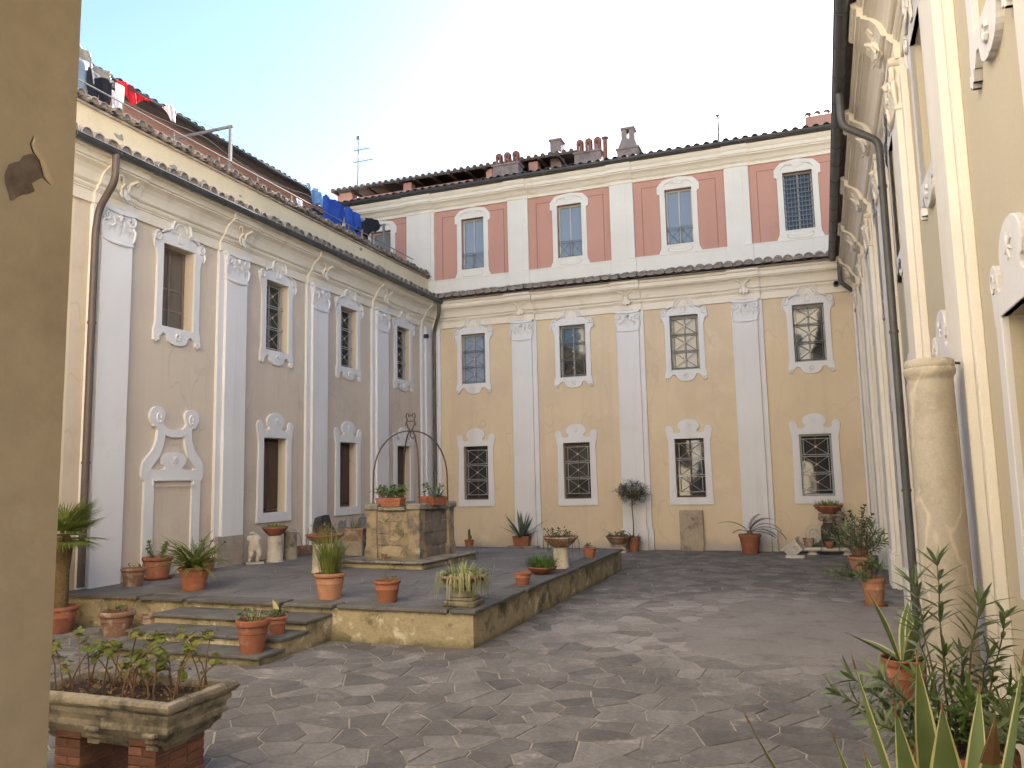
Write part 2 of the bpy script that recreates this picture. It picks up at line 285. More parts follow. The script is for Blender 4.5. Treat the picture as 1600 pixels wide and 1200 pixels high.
def mirror(half): return half + [(-x, z) for x, z in reversed(half) if abs(x) > 1e-6]
def spiral(cx, cz, r, turns=1.6, a0=0, sgn=1, y=0, n=22): return [(cx + r * (1 - .82 * i / n) * math.cos(R(a0) + sgn * 2 * math.pi * turns * i / n), y - .012 * i / n, cz + r * (1 - .82 * i / n) * math.sin(R(a0) + sgn * 2 * math.pi * turns * i / n)) for i in range(n + 1)]

# ------------------------------------------------------------------ facade kit (local: x along the wall, -y outwards, z up)
def wall_grid(b, u0, u1, z0, z1, ops, m=0, core=.55):
    """wall face at y=0 with real openings (cu, w, zb, zt, depth), reveals and a core slab behind"""
    xs = sorted({u0, u1} | {o[0] - o[1] / 2 for o in ops} | {o[0] + o[1] / 2 for o in ops}); zs = sorted({z0, z1} | {o[2] for o in ops} | {o[3] for o in ops})
    for i in range(len(xs) - 1):
        for j in range(len(zs) - 1):
            cx = (xs[i] + xs[i + 1]) / 2; cz = (zs[j] + zs[j + 1]) / 2
            if any(abs(cx - o[0]) < o[1] / 2 and o[2] < cz < o[3] for o in ops): continue
            b.add([(xs[i], 0, zs[j]), (xs[i + 1], 0, zs[j]), (xs[i + 1], 0, zs[j + 1]), (xs[i], 0, zs[j + 1])], [(0, 1, 2, 3)], m)
    for cu, w_, zb, zt, d in ops:
        a, c = cu - w_ / 2, cu + w_ / 2
        b.add([(a, 0, zb), (c, 0, zb), (c, 0, zt), (a, 0, zt), (a, d, zb), (c, d, zb), (c, d, zt), (a, d, zt)], [(0, 1, 5, 4), (1, 2, 6, 5), (2, 3, 7, 6), (3, 0, 4, 7)], m)
    b.box(u0, u1, core, core + .25, z0, z1, m)  # unseen slab added behind the openings to stop sun leaking through
    return b
OPW = .84
_half_g = [(0, 1.31), (.635, 1.31), (.625, 1.5), (.60, 3.16), (.62, 3.2), (.645, 3.3)] + arc(.565, 3.49, .115, .125, -30, 165, 9) + [(.45, 3.43), (.40, 3.40), (.33, 3.39), (.27, 3.41), (.235, 3.45), (.25, 3.49), (.29, 3.50)] + arc(0, 3.6, .32, .205, -20, 90, 8)
_half_u = [(0, 4.93)] + arc(0, 5.06, .27, .14, -80, 0, 6) + [(.30, 5.12), (.38, 5.13), (.43, 5.08), (.47, 5.05), (.615, 5.05), (.615, 5.17), (.575, 5.3), (.57, 6.6), (.60, 6.72), (.65, 6.82), (.675, 6.95)] + arc(.575, 7.0, .11, .11, 0, 150, 6) + [(.42, 7.1), (.35, 7.14), (.30, 7.2)] + arc(0, 7.2, .27, .28, 12, 90, 7)
_half_t = [(0, 8.80), (.64, 8.80), (.63, 8.87), (.575, 8.97), (.56, 9.1), (.56, 10.68), (.635, 10.70), (.635, 10.93), (.60, 10.97), (.46, 11.12), (.42, 11.13), (0, 11.2)]
def rect(x0, x1, z0, z1): return [(x0, z0), (x1, z0), (x1, z1), (x0, z1)]
def star(b, cx, cz, r, y0, y1, n=8):
    b.plate([(cx + (r if i % 2 == 0 else r * .3) * math.cos(math.pi * i / n + .4), cz + (r if i % 2 == 0 else r * .3) * math.sin(math.pi * i / n + .4)) for i in range(2 * n)], y0, y1)
def surround_g():
    b = MB(); b.plate(mirror(_half_g), -.045, .0, [rect(-OPW / 2, OPW / 2, 1.52, 3.225)])
    star(b, 0, 3.61, .10, -.06, -.04)
    for s in (-1, 1): b.tube([(x, -.05, z) for x, z in arc(s * .565, 3.48, .055, .065, 0, 330, 10)], .011, 4)
    return b.mesh('window_surround', 'white', bevel=.012)
def surround_u():
    b = MB(); b.plate(mirror(_half_u), -.05, .0, [rect(-OPW / 2, OPW / 2, 5.262, 6.905)])
    for s in (-1, 1):
        b.tube(spiral(s * .575, 7.0, .10, 1.4, 90, -s, -.06), [.03 - .018 * i / 22 for i in range(23)], 5)
        b.tube([(x, -.07, z) for x, z in ((s * .50, 7.10), (s * .42, 7.16), (s * .34, 7.17), (s * .29, 7.22))], [.02, .035, .03, .02], 5)
        for k in (-1, 0, 1): b.box(s * .55 + k * .05 - .018, s * .55 + k * .05 + .018, -.06, 0, 4.93 + abs(k) * .03, 5.05)
        b.tube([(s * .66, -.05, 6.75), (s * .69, -.06, 6.85), (s * .67, -.06, 6.96)], [.012, .028, .02], 5)
    b.tube([(x, -.08, z) for x, z in arc(0, 7.2, .26, .29, 180, 0, 14)], .034, 6)
    b.tube([(x, -.07, z) for x, z in arc(0, 7.2, .17, .18, 170, 10, 10)], .02, 5)
    for s in (-1, 1): b.tube(spiral(s * .25, 7.17, .055, 1.3, 90, s, -.08), .014, 4)
    b.tube([(x, -.06, z) for x, z in ((-.06, 6.99), (-.06, 7.12), (0, 7.2), (.06, 7.12), (.06, 6.99), (-.06, 6.99))], .012, 4)
    b.tube([(x, -.06, z) for x, z in arc(0, 5.08, .055, .06, 0, 330, 8)], .02, 5)
    return b.mesh('window_surround', 'white', bevel=.01)
def surround_t():
    b = MB(); b.plate(mirror(_half_t), -.05, .0, [rect(-.40, .40, 9.085, 10.82)])
    b.plate(mirror([(0, 9.05), (.47, 9.05), (.47, 10.86), (0, 10.86)]), -.064, -.045, [rect(-.405, .405, 9.09, 10.815)])
    for s in (-1, 1):
        b.tube([(s * x, -.055, z) for x, z in ((.46, 10.9), (.38, 11.0), (.30, 11.04), (.2, 11.06), (.12, 11.03))], [.012, .02, .028, .02, .014], 4)
        b.tube(spiral(s * .2, 11.02, .045, 1.2, 0, s, -.055, 12), .009, 4)
        b.tube([(s * x, -.055, z) for x, z in ((.30, 9.0), (.36, 8.97), (.35, 8.9), (.27, 8.86), (.16, 8.85), (0, 8.84))], .016, 4)
        b.tube([(s * x, -.055, z) for x, z in ((.30, 9.0), (.24, 8.97), (.2, 8.93), (0, 8.93))], .008, 4)
    b.tube([(x, -.055, z) for x, z in arc(0, 11.05, .16, .09, 200, 340, 8)], .012, 4)
    b.tube([(x, -.055, z) for x, z in arc(0, 10.99, .30, .1, 30, 150, 8)], .008, 4)
    return b.mesh('window_surround', 'stucco_warm', bevel=.01)
def casement(w_, zb, zt, y, mull=.05, fr=.05, rails=(), mat='woodgrey'):
    b = MB(); a = w_ / 2
    b.plate(rect(-a, a, zb, zt), y, y + .05, [rect(-a + fr, -mull / 2, zb + fr, zt - fr), rect(mull / 2, a - fr, zb + fr, zt - fr)])
    for z in rails: b.box(-a + fr, a - fr, y + .008, y + .04, z - .02, z + .02)
    b.box(-.018, .018, y - .012, y, zb + fr, zt - fr)
    return b.mesh('window', mat, bevel=.005)
def panemesh(w_, zb, zt, y, mat, fr=.05, mull=.05, side=0):
    b = MB(); a = w_ / 2 - fr + .01; x0, x1 = ((-a, -mull / 2 + .01), (mull / 2 - .01, a))[side]
    b.box(x0, x1, y + .024, y + .03, zb + fr - .01, zt - fr + .01); return b.mesh('pane', mat)
def cross_grille(zb, zt, y, n, hw, mat, ros=True, r=.0085, split=.05):
    b = MB(); H = (zt - zb) / n
    for k in range(n):
        z0, z1 = zb + k * H + split / 2, zb + (k + 1) * H - split / 2
        for z in (z0, z1): b.box(-OPW / 2, OPW / 2, y - r, y + r, z - r, z + r)
        for x in (-hw, hw): b.box(x - r, x + r, y - r * .8, y + r * .8, z0, z1)
        b.tube([(-hw, y - .006, z0), (hw, y - .006, z1)], r * .8, 4); b.tube([(-hw, y + .006, z1), (hw, y + .006, z0)], r * .8, 4)
        if ros: b.add([(x, y - .02, z) for x, z in arc(0, (z0 + z1) / 2, .032, .032, 0, 315, 7)] + [(0, y - .032, (z0 + z1) / 2)], [(i, (i + 1) % 8, 8) for i in range(8)], 1)
    return b.mesh('grille', [mat, 'rose_metal'])
def rail_grille(zb, zt, y, w_, mat):
    b = MB(); a = w_ / 2; r = .008
    for z in (zb + .04, zt, zt - .06): b.box(-a, a, y - r, y + r, z - r, z + r)
    for s in (-1, 1):
        b.box(s * .03 - r, s * .03 + r, y - r, y + r, zb, zt)
        for x0, x1 in ((.04, a),): b.tube([(s * x0, y, zb + .04), (s * x1, y, zt - .06)], r * .8, 4); b.tube([(s * x1, y, zb + .04), (s * x0, y, zt - .06)], r * .8, 4)
    return b.mesh('grille', mat)
def square_grille(zb, zt, y, w_, mat):
    b = MB(); r = .009
    for k in range(9): x = -w_ / 2 + w_ * k / 8; b.box(x - r, x + r, y - r, y + r, zb, zt)
    for k in range(13): z = zb + (zt - zb) * k / 12; b.box(-w_ / 2, w_ / 2, y - .004, y + .012, z - r, z + r)
    return b.mesh('grille', mat)
SG, SU, ST = surround_g(), surround_u(), surround_t()
GB, GT, UB, UT, TB, TTOP = 1.52, 3.225, 5.262, 6.905, 9.085, 10.82
_cache = {}
def once(key, fn):
    if key not in _cache: _cache[key] = fn()
    return _cache[key]
def window(root, cu, kind, depth, wood, glass, grille=None, label=None, ring=None):
    zb, zt, w_, sm = {'g': (GB, GT, OPW, SG), 'u': (UB, UT, OPW, SU), 't': (TB, TTOP, .80, ST)}[kind]
    o = put(once(('c', kind, depth, wood), lambda: casement(w_, zb, zt, depth, mat=wood, rails=((zb + (zt - zb) * .50, zb + (zt - zb) * .24) if wood == 'woodshut' else ()))), 'window', root, (cu, 0, 0))
    if label: o['label'] = label
    put(sm, 'window_surround', o)
    for s in (0, 1): put(once(('p', kind, depth, glass, s), lambda: panemesh(w_, zb, zt, depth, glass, side=s)), 'pane', o)
    if grille: put(grille, 'grille', o)
    if ring: put(ring, 'outer_frame', o)
    return o
def capital():
    b = MB()
    half = [(0, 7.075), (.1, 7.085), (.36, 7.11), (.40, 7.16), (.40, 7.185), (0, 7.16)]
    b.plate(mirror(half), -.20, -.02)                                     # curved abacus
    b.box(-.36, .36, -.165, -.02, 7.185, 7.20)
    b.plate(mirror([(0, 6.56), (.08, 6.58), (.29, 6.62), (.31, 6.8), (.34, 7.08), (0, 7.08)]), -.115, -.02)   # bell
    for s in (-1, 1):
        b.tube(spiral(s * .27, 7.0, .105, 1.5, 90, -s, -.16), [.034 - .016 * i / 22 for i in range(23)], 6)   # corner volute
        b.tube([(s * .30, -.14, 6.95), (s * .37, -.16, 6.83), (s * .36, -.15, 6.70), (s * .31, -.13, 6.60), (s * .335, -.15, 6.555)], [.03, .034, .028, .022, .03], 6)
        b.tube([(s * .05, -.13, 7.04), (s * .12, -.16, 6.97), (s * .10, -.17, 6.88), (s * .16, -.16, 6.82)], [.02, .03, .026, .015], 6)
        for x, z0, z1 in ((.22, 6.58, 6.84), (.11, 6.60, 6.92)):          # leaves
            pts = [(s * x, -.115, z0), (s * x * 1.02, -.15, z0 + .1), (s * x, -.17, z1 - .04), (s * x, -.20, z1), (s * x, -.205, z1 - .035)]
            b.strip(pts, [.07, .10, .09, .06, .02], (1, 0, 0), fold=.25, up=(0, 1, 0))
        b.tube([(s * .34, -.15, 6.57), (s * .2, -.16, 6.545), (s * .09, -.17, 6.535), (0, -.17, 6.54)], [.018, .024, .03, .036], 6)
    b.strip([(0, -.12, 6.56), (0, -.16, 6.68), (0, -.175, 6.84), (0, -.205, 6.90), (0, -.21, 6.86)], [.10, .13, .12, .07, .02], (1, 0, 0), fold=.25, up=(0, 1, 0))
    b.tube([(0, -.17, 7.04), (0, -.215, 7.0), (0, -.20, 6.95)], [.04, .05, .02], 7)
    return b.mesh('capital', 'white', smooth=50, bevel=0)
CAP = capital()
def pilaster_mesh(hw, hb, z0, z1, mat, ped=True, side=0.0):
    """flat shaft on a wider backing strip, pedestal at the foot, plain top"""
    b = MB(); b.box(-hb + side, hb + side, -.075, 0, z0, z1); b.box(-hw, hw, -.15, -.074, z0, z1)
    b.box(-hw - .02, hw + .02, -.165, -.073, z1 - .62, z1 - .58)
    if ped:
        b.box(-hb - .05 + side, hb + .05 + side, -.11, .001, z0 - .001, z0 + .62); b.box(-hw - .04, hw + .04, -.19, -.072, z0 - .002, z0 + .62)
        b.box(-hw - .03, hw + .03, -.175, -.072, z0 + .62, z0 + .66)
    return b.mesh('pilaster', mat, bevel=.008)
CORN = [(0.02, 7.16), (-.06, 7.16), (-.06, 7.36), (-.085, 7.365), (-.085, 7.385), (-.11, 7.40), (-.13, 7.43), (-.13, 7.47), (-.16, 7.475), (-.19, 7.50), (-.205, 7.56), (-.24, 7.64), (-.30, 7.71), (-.38, 7.755), (-.40, 7.755), (-.40, 7.79), (-.44, 7.79), (-.44, 7.90), (-.47, 7.905), (-.50, 7.94), (-.50, 7.98), (0.02, 8.10)]
TOPC = [(0.02, 11.205), (-.06, 11.205), (-.06, 11.29), (-.08, 11.295), (-.08, 11.315), (-.12, 11.33), (-.15, 11.37), (-.20, 11.42), (-.27, 11.46), (-.29, 11.46), (-.29, 11.50), (-.33, 11.50), (-.33, 11.60), (-.37, 11.64), (-.40, 11.70), (-.40, 11.74), (0.02, 11.80)]
def cornice(root, prof, u0, u1, breaks, off, mat, name='cornice'):
    b = MB(); cuts = [u0]
    for c, h in breaks:
        if c - h > u0 + .01: b.prof(prof, cuts[-1], c - h)
        lo, hi = max(c - h, u0), min(c + h, u1)
        b.prof([(y - off if y < 0 else y, z) for y, z in prof], lo, hi); cuts.append(hi)
    if cuts[-1] < u1 - .01: b.prof(prof, cuts[-1], u1)
    return b.obj(name, mat, root)
def bracket_mesh():
    b = MB()
    for s in (-1, 1):
        b.tube([(s * .03, -.27, 7.57), (s * .10, -.34, 7.66), (s * .17, -.385, 7.715), (s * .22, -.375, 7.71), (s * .20, -.33, 7.64)], [.02, .026, .024, .018, .012], 6)
        b.tube([(s * .02, -.22, 7.44), (s * .08, -.27, 7.54), (s * .05, -.33, 7.62)], [.02, .03, .02], 6)
        b.strip([(s * .04, -.24, 7.50), (s * .09, -.28, 7.44), (s * .08, -.30, 7.36), (s * .11, -.34, 7.33)], [.05, .08, .06, .01], (1, 0, 0), fold=.3, up=(0, 1, 0))
    b.strip([(0, -.24, 7.58), (0, -.31, 7.48), (0, -.31, 7.38), (0, -.36, 7.29)], [.06, .11, .09, .01], (1, 0, 0), fold=.35, up=(0, 1, 0))
    return b.mesh('leaf_bracket', 'ivory', smooth=60)
BRK = bracket_mesh()
def tile_mesh(L_, r0, r1, mat, seg=6, slope=R(17), th=.014, fill=None):
    b = MB(); vs_ = []
    for y, r, z in ((0, r0, 0), (L_, r1, L_ * math.tan(slope))):
        for k in range(seg + 1):
            t = math.pi * k / seg
            for rr in (r, r - th): vs_.append((rr * math.cos(t), y, z + rr * math.sin(t)))
    q = 2 * (seg + 1); fs = []
    for k in range(seg):
        a = 2 * k
        fs += [(a, a + 2, q + a + 2, q + a), (a + 1, q + a + 1, q + a + 3, a + 3), (a, a + 1, a + 3, a + 2)]
    b.add(vs_, fs)
    if fill: b.add([(0, .035, -.02)] + [((r0 - th * .8) * math.cos(math.pi * k / seg), .035 + .01 * (k % 2), (r0 - th * .8) * math.sin(math.pi * k / seg)) for k in range(seg + 1)], [(0, k + 1, k + 2) for k in range(seg)], 1)
    return b.mesh('roof_tile', [mat, fill] if fill else mat, smooth=40)
def tile_row(root, me, u0, u1, y, z, pitch, rows=1, dy=.38, slope=R(17), jit=.012, sc=1.0):
    n = int((u1 - u0) / pitch)
    for r_ in range(rows):
        for i in range(n):
            put(me, 'roof_tile', root, (u0 + (i + .5) * pitch + rnd.uniform(-jit, jit), y + r_ * dy + rnd.uniform(-jit, jit) * 1.5, z + r_ * dy * math.tan(slope) + rnd.uniform(-jit, jit) * .5), (rnd.uniform(-.03, .03), rnd.uniform(-.06, .06), rnd.uniform(-.05, .05)))
TILE = tile_mesh(.46, .132, .108, 'tile', seg=7, th=.02, fill='fillm'); TILED = tile_mesh(.46, .10, .08, 'tiledark')
def channel_row(root, u0, u1, y0, y1, z, pitch, slope, mat='tiledark'):
    """upturned channel tiles and mortar between the barrel tiles, joined"""
    b = MB(); n = int((u1 - u0) / pitch); s = math.tan(slope)
    b.add([(u0, y0 + .03, z - .02), (u1, y0 + .03, z - .02), (u1, y1, z - .02 + (y1 - y0) * s), (u0, y1, z - .02 + (y1 - y0) * s), (u0, y0 + .03, z - .06), (u1, y0 + .03, z - .06), (u1, y1, z - .06 + (y1 - y0) * s), (u0, y1, z - .06 + (y1 - y0) * s)], [(0, 1, 2, 3), (7, 6, 5, 4), (0, 4, 5, 1), (1, 5, 6, 2), (2, 6, 7, 3), (3, 7, 4, 0)])
    for i in range(n + 1):
        c = u0 + i * pitch; vs_ = []
        for y in (y0 - .05, y1):
            for k in range(5): t = math.pi * (1 + k / 4); vs_.append((c + .09 * math.cos(t), y, z + .055 + (y - y0) * s + .065 * math.sin(t)))
        b.add(vs_, [(k, k + 1, 6 + k, 5 + k) for k in range(4)])
    return stuff(b.obj('channel_tiles', mat, root, recalc=False))
def gutter_mesh(u0, u1, y, z, r, mat, root, name='gutter', hooks=True):
    b = MB(); vs_ = []; n = 8
    for x in (u0, u1):
        for k in range(n + 1):
            t = math.pi * (1 + k / n)
            for rr in (r, r - .012): vs_.append((x, y + rr * math.cos(t), z + rr * math.sin(t)))
    q = 2 * (n + 1); fs = []
    for k in range(n): a = 2 * k; fs += [(a, a + 2, q + a + 2, q + a), (a + 1, q + a + 1, q + a + 3, a + 3), (a, a + 1, a + 3, a + 2), (q + a, q + a + 2, q + a + 3, q + a + 1)]
    b.add(vs_, fs)
    b.tube([(u0, y - r, z), (u1, y - r, z)], .014, 6)
    if hooks:
        k = u0 + .4
        while k < u1: b.tube([(k, y + (r + .004) * math.cos(t), z + (r + .004) * math.sin(t)) for t in [math.pi * (1 + i / 6) for i in range(7)]], .008, 4); k += .9
    return b.obj(name, mat, root, smooth=40)
def pipe_obj(name, pts, r, mat, root=None, clips=(), n=12):
    # round the bends
    P = [Vector(p) for p in pts]; out = [P[0]]
    for i in range(1, len(P) - 1):
        a, b_, c = P[i - 1], P[i], P[i + 1]; d = min(r * 2.2, (a - b_).length * .45, (c - b_).length * .45)
        p0 = b_ + (a - b_).normalized() * d; p1 = b_ + (c - b_).normalized() * d
        for k in range(6): t = k / 5; out.append(p0 * (1 - t) ** 2 + b_ * 2 * t * (1 - t) + p1 * t * t)
    out.append(P[-1])
    b = MB(); b.tube(out, r, n)
    for q in clips:
        q = Vector(q); b.tube([q - Vector((0, 0, .02)), q + Vector((0, 0, .02))], r + .012, n)
    return b.obj(name, mat, root, smooth=50)

# ------------------------------------------------------------------ ground
gb = MB(); gb.box(-60, 80, -60, 60, -.30, -.004); ground = struct(gb.obj('ground', 'mortar'), 'pale mortar bed of the courtyard paving')
def voronoi(pts, inset, box, maxr=2.2):
    """irregular polygonal flags: each cell clipped by the bisectors to its neighbours, pulled in by half a joint"""
    grid = {}; cs = 1.1
    for i, p in enumerate(pts): grid.setdefault((int(p[0] // cs), int(p[1] // cs)), []).append(i)
    out = []
    for i, p in enumerate(pts):
        poly = [(max(box[0], p[0] - maxr), max(box[2], p[1] - maxr)), (min(box[1], p[0] + maxr), max(box[2], p[1] - maxr)), (min(box[1], p[0] + maxr), min(box[3], p[1] + maxr)), (max(box[0], p[0] - maxr), min(box[3], p[1] + maxr))]
        gx, gy = int(p[0] // cs), int(p[1] // cs)
        for dx in (-2, -1, 0, 1, 2):
            for dy in (-2, -1, 0, 1, 2):
                for j in grid.get((gx + dx, gy + dy), ()):
                    if j == i or not poly: continue
                    q = pts[j]; nx, ny = q[0] - p[0], q[1] - p[1]; l = math.hypot(nx, ny)
                    if l < 1e-6: continue
                    nx /= l; ny /= l; d = nx * (p[0] + q[0]) / 2 + ny * (p[1] + q[1]) / 2 - inset * rnd.uniform(.5, 1.5)
                    new = []
                    for k in range(len(poly)):
                        a, b_ = poly[k], poly[(k + 1) % len(poly)]; da, db = nx * a[0] + ny * a[1] - d, nx * b_[0] + ny * b_[1] - d
                        if da <= 0: new.append(a)
                        if (da < 0) != (db < 0) and abs(da - db) > 1e-9: t = da / (da - db); new.append((a[0] + (b_[0] - a[0]) * t, a[1] + (b_[1] - a[1]) * t))
                    poly = new
        if len(poly) >= 3:
            # drop slivers
            ar = abs(sum(poly[k][0] * poly[(k + 1) % len(poly)][1] - poly[(k + 1) % len(poly)][0] * poly[k][1] for k in range(len(poly)))) / 2
            if ar > .012: out.append((i, poly))
    return out
def scatter(x0, x1, y0, y1, d, keep, tries=9000, seed=3):
    r = random.Random(seed); pts = []; g = {}; 
    for _ in range(tries):
        p = (r.uniform(x0, x1), r.uniform(y0, y1)); dd = d * r.choice((.42, .55, .7, .9, 1.15))
        k = (int(p[0] / d), int(p[1] / d)); ok = True
        for i in (-1, 0, 1):
            for j in (-1, 0, 1):
                for q in g.get((k[0] + i, k[1] + j), ()):
                    if math.hypot(p[0] - q[0], p[1] - q[1]) < dd: ok = False
        if ok and keep(p): pts.append(p); g.setdefault(k, []).append(p)
    return pts
def flag(b, poly, z, h=.03, ch=.007):
    n = len(poly); cx = sum(p[0] for p in poly) / n; cy = sum(p[1] for p in poly) / n; tx, ty = rnd.uniform(-.004, .004), rnd.uniform(-.004, .004); dz = rnd.uniform(-.003, .003)
    top = []; rim = []
    for x, y in poly:
        l = math.hypot(x - cx, y - cy) or 1; k = max(0, 1 - ch / l)
        top.append((cx + (x - cx) * k, cy + (y - cy) * k, z + dz + tx * (x - cx) + ty * (y - cy))); rim.append((x, y, top[-1][2] - ch * .8))
    bot = [(x, y, z - h) for x, y in poly]
    b.add(top + rim + bot, [tuple(range(n))] + [(n + i, n + (i + 1) % n, (i + 1) % n, i) for i in range(n)] + [(2 * n + i, 2 * n + (i + 1) % n, n + (i + 1) % n, n + i) for i in range(n)])
TX0, TX1, TY0, TY1, TZ = 0.0, 7.38, -13.85, -5.05, .5       # raised terrace
PATCH = [(10.15, -9.5), (10.9, -8.95), (11.7, -8.8), (12.5, -9.3), (12.8, -10.6), (12.75, -12.4), (12.3, -13.4), (11.2, -13.6), (10.3, -13.65), (9.85, -13.0), (9.75, -11.9), (10.0, -10.6)]
def inpoly(p, poly):
    c = False
    for i in range(len(poly)):
        a, b_ = poly[i], poly[i - 1]
        if (a[1] > p[1]) != (b_[1] > p[1]) and p[0] < (b_[0] - a[0]) * (p[1] - a[1]) / (b_[1] - a[1]) + a[0]: c = not c
    return c
def court(p):
    if TX0 - .5 < p[0] < TX1 - .12 and TY0 + .12 < p[1]: 
        if p[1] < TY1 - .1: return False
    return True
pts = scatter(-.3, 13.6, -22.3, .3, .37, court, 9000)
cells = voronoi(pts, .0075, (-.05, 13.5, -22, 0))
paving = struct(MB().box(-.02, 13.45, -22, .0, -.02, .0005).obj('paving', 'mortar'), 'crazy paving of dark slate flags across the courtyard')
camp = Vector((11.54, -23.53))
def vis(c):
    n = len(c[1]); x = sum(p[0] for p in c[1]) / n; y = sum(p[1] for p in c[1]) / n
    d = Vector((x, y)) - camp; f = d.dot(Vector((-.344, .932))); s = d.dot(Vector((.937, .348)))
    px = s / max(f, .1)
    hid = (px < -.55 and f < 6) or abs(px) > .68 or f < 4.4
    return (1000 if hid else 0) + d.length
cells.sort(key=vis)
rest = MB()
for i, (k, poly) in enumerate(cells):
    if i < 299: b = MB(); flag(b, poly, .0085); b.obj('paving_stone', 'slate', paving, recalc=False)
    else: flag(rest, poly, .0085)
stuff(rest.obj('far_paving_stones', 'slate', paving, recalc=False))
# worn concrete repair
pb = MB(); ring = []; C0 = (11.25, -11.3); NP = 150
for k in range(NP):
    t = 2 * math.pi * k / NP; d = (math.cos(t), math.sin(t)); best = 3.0
    for i in range(len(PATCH)):
        a, c = PATCH[i], PATCH[(i + 1) % len(PATCH)]; ex, ey = c[0] - a[0], c[1] - a[1]; den = d[0] * ey - d[1] * ex
        if abs(den) < 1e-9: continue
        q = ((a[0] - C0[0]) * ey - (a[1] - C0[1]) * ex) / den; u = ((a[0] - C0[0]) * d[1] - (a[1] - C0[1]) * d[0]) / den
        if q > 0 and -.001 <= u <= 1.001: best = min(best, q)
    best *= 1 + .05 * math.sin(t * 7 + 1) + .035 * math.sin(t * 17) + rnd.uniform(-.02, .02); ring.append((C0[0] + d[0] * best, C0[1] + d[1] * best))
pb.add([(C0[0], C0[1], .0165)] + [(x, y, .0150) for x, y in ring] + [(C0[0] + (x - C0[0]) * 1.03, C0[1] + (y - C0[1]) * 1.03, .001) for x, y in ring], [(0, 1 + k, 1 + (k + 1) % NP) for k in range(NP)] + [(1 + k, 1 + NP + k, 1 + NP + (k + 1) % NP, 1 + (k + 1) % NP) for k in range(NP)])
struct(pb.obj('concrete_patch', 'concrete'), 'pale worn concrete repair in the courtyard paving')
# ------------------------------------------------------------------ terrace with steps
ter = struct(MB().box(TX0 - .02, TX1 - .03, TY0 + .03, TY1 - .03, -.02, TZ - .055).obj('terrace', 'moss'), 'raised terrace with plastered mossy retaining wall')
def wallskin(b, p, q, z0, z1, bulge, nx=26, nz=7, out=(0, -1)):
    """uneven hand-plastered face"""
    vs_ = []; s = rnd.uniform(0, 9)
    for j in range(nz + 1):
        for i in range(nx + 1):
            t = i / nx; z = z0 + (z1 - z0) * j / nz; d = bulge * (.5 + .5 * math.sin(t * 17 + s + j * .7) * math.cos(j * 1.3 + t * 9)) * (1 if 0 < i < nx else 0)
            vs_.append((p[0] + (q[0] - p[0]) * t + out[0] * d, p[1] + (q[1] - p[1]) * t + out[1] * d, z))
    b.add(vs_, [(j * (nx + 1) + i, j * (nx + 1) + i + 1, (j + 1) * (nx + 1) + i + 1, (j + 1) * (nx + 1) + i) for j in range(nz) for i in range(nx)])
rw = MB(); wallskin(rw, (5.2, TY0 + .02), (TX1 - .02, TY0 + .02), -.01, TZ - .05, .018); wallskin(rw, (TX1 - .02, TY0 + .02), (TX1 - .02, TY1 - .02), -.01, TZ - .05, .018, 60, 7, (1, 0)); wallskin(rw, (-.01, TY0 + .02), (2.7, TY0 + .02), -.01, TZ - .05, .018)
rw.obj('retaining_wall', 'moss', ter, smooth=70, recalc=False)
# slate edge slabs
def slabs(p0, p1, wdt, z, n, out, name, mat, over=.035, th=.05):
    for i in range(n):
        t0, t1 = (i + (0 if i == 0 else rnd.uniform(-.12, .12))) / n, (i + 1 - .012) / n
        a = Vector(p0).lerp(Vector(p1), t0); c = Vector(p0).lerp(Vector(p1), t1); o_ = Vector(out); b = MB(); j = rnd.uniform(-.006, .006)
        q = [a + o_ * (over + j), c + o_ * (over - j), c - o_ * wdt, a - o_ * wdt]; dz = rnd.uniform(-.003, .003)
        b.add([(v.x, v.y, z - th) for v in q] + [(v.x, v.y, z + dz) for v in q], [(3, 2, 1, 0), (4, 5, 6, 7), (0, 1, 5, 4), (1, 2, 6, 5), (2, 3, 7, 6), (3, 0, 4, 7)])
        b.obj(name, mat, ter, bevel=.008)
slabs((0, TY0), (TX1 - .36, TY0), .32, TZ, 8, (0, -1), 'coping_slab', 'coping'); slabs((TX1, TY0 - .03), (TX1, TY1), .34, TZ, 9, (1, 0), 'coping_slab', 'coping'); slabs((TX1 - .36, TY1), (0, TY1), .30, TZ, 7, (0, 1), 'coping_slab', 'coping')
tb = MB().box(.0, TX1 - .345, TY0 + .325, TY1 - .305, TZ - .05, TZ - .010); tb.obj('terrace_bed', 'mortar', ter)
tp = scatter(0, TX1 - .3, TY0 + .3, TY1 - .25, .70, lambda p: True, 900, 11)
for k, poly in voronoi(tp, .006, (.0, TX1 - .35, TY0 + .33, TY1 - .31)): b = MB(); flag(b, poly, TZ - .002, .02, .005); b.obj('terrace_flag', 'slateterr', ter, recalc=False)
# three steps
SX0, SX1 = 2.62, 5.24
for k, (yf, z, x0) in enumerate(((-15.42, .125, SX0 + .1), (-14.98, .25, SX0 + .06), (-14.46, .375, SX0))):
    MB().box(x0 + .03, SX1 - .035 + k * .004, yf + .04, TY0 + .04 if k == 2 else (-14.98, -14.46)[k] + .06, -.01, z - .045).obj('riser', 'moss', ter)
    n = 3
    for i in range(n):
        a, c = x0 + (SX1 - x0) * i / n, x0 + (SX1 - x0) * (i + 1) / n - .006
        MB().box(a, c, yf, (TY0 + .03 if k == 2 else (-14.98, -14.46)[k] + .10), z - .045, z + rnd.uniform(-.003, .003)).obj('tread', 'coping', ter, bevel=.010)

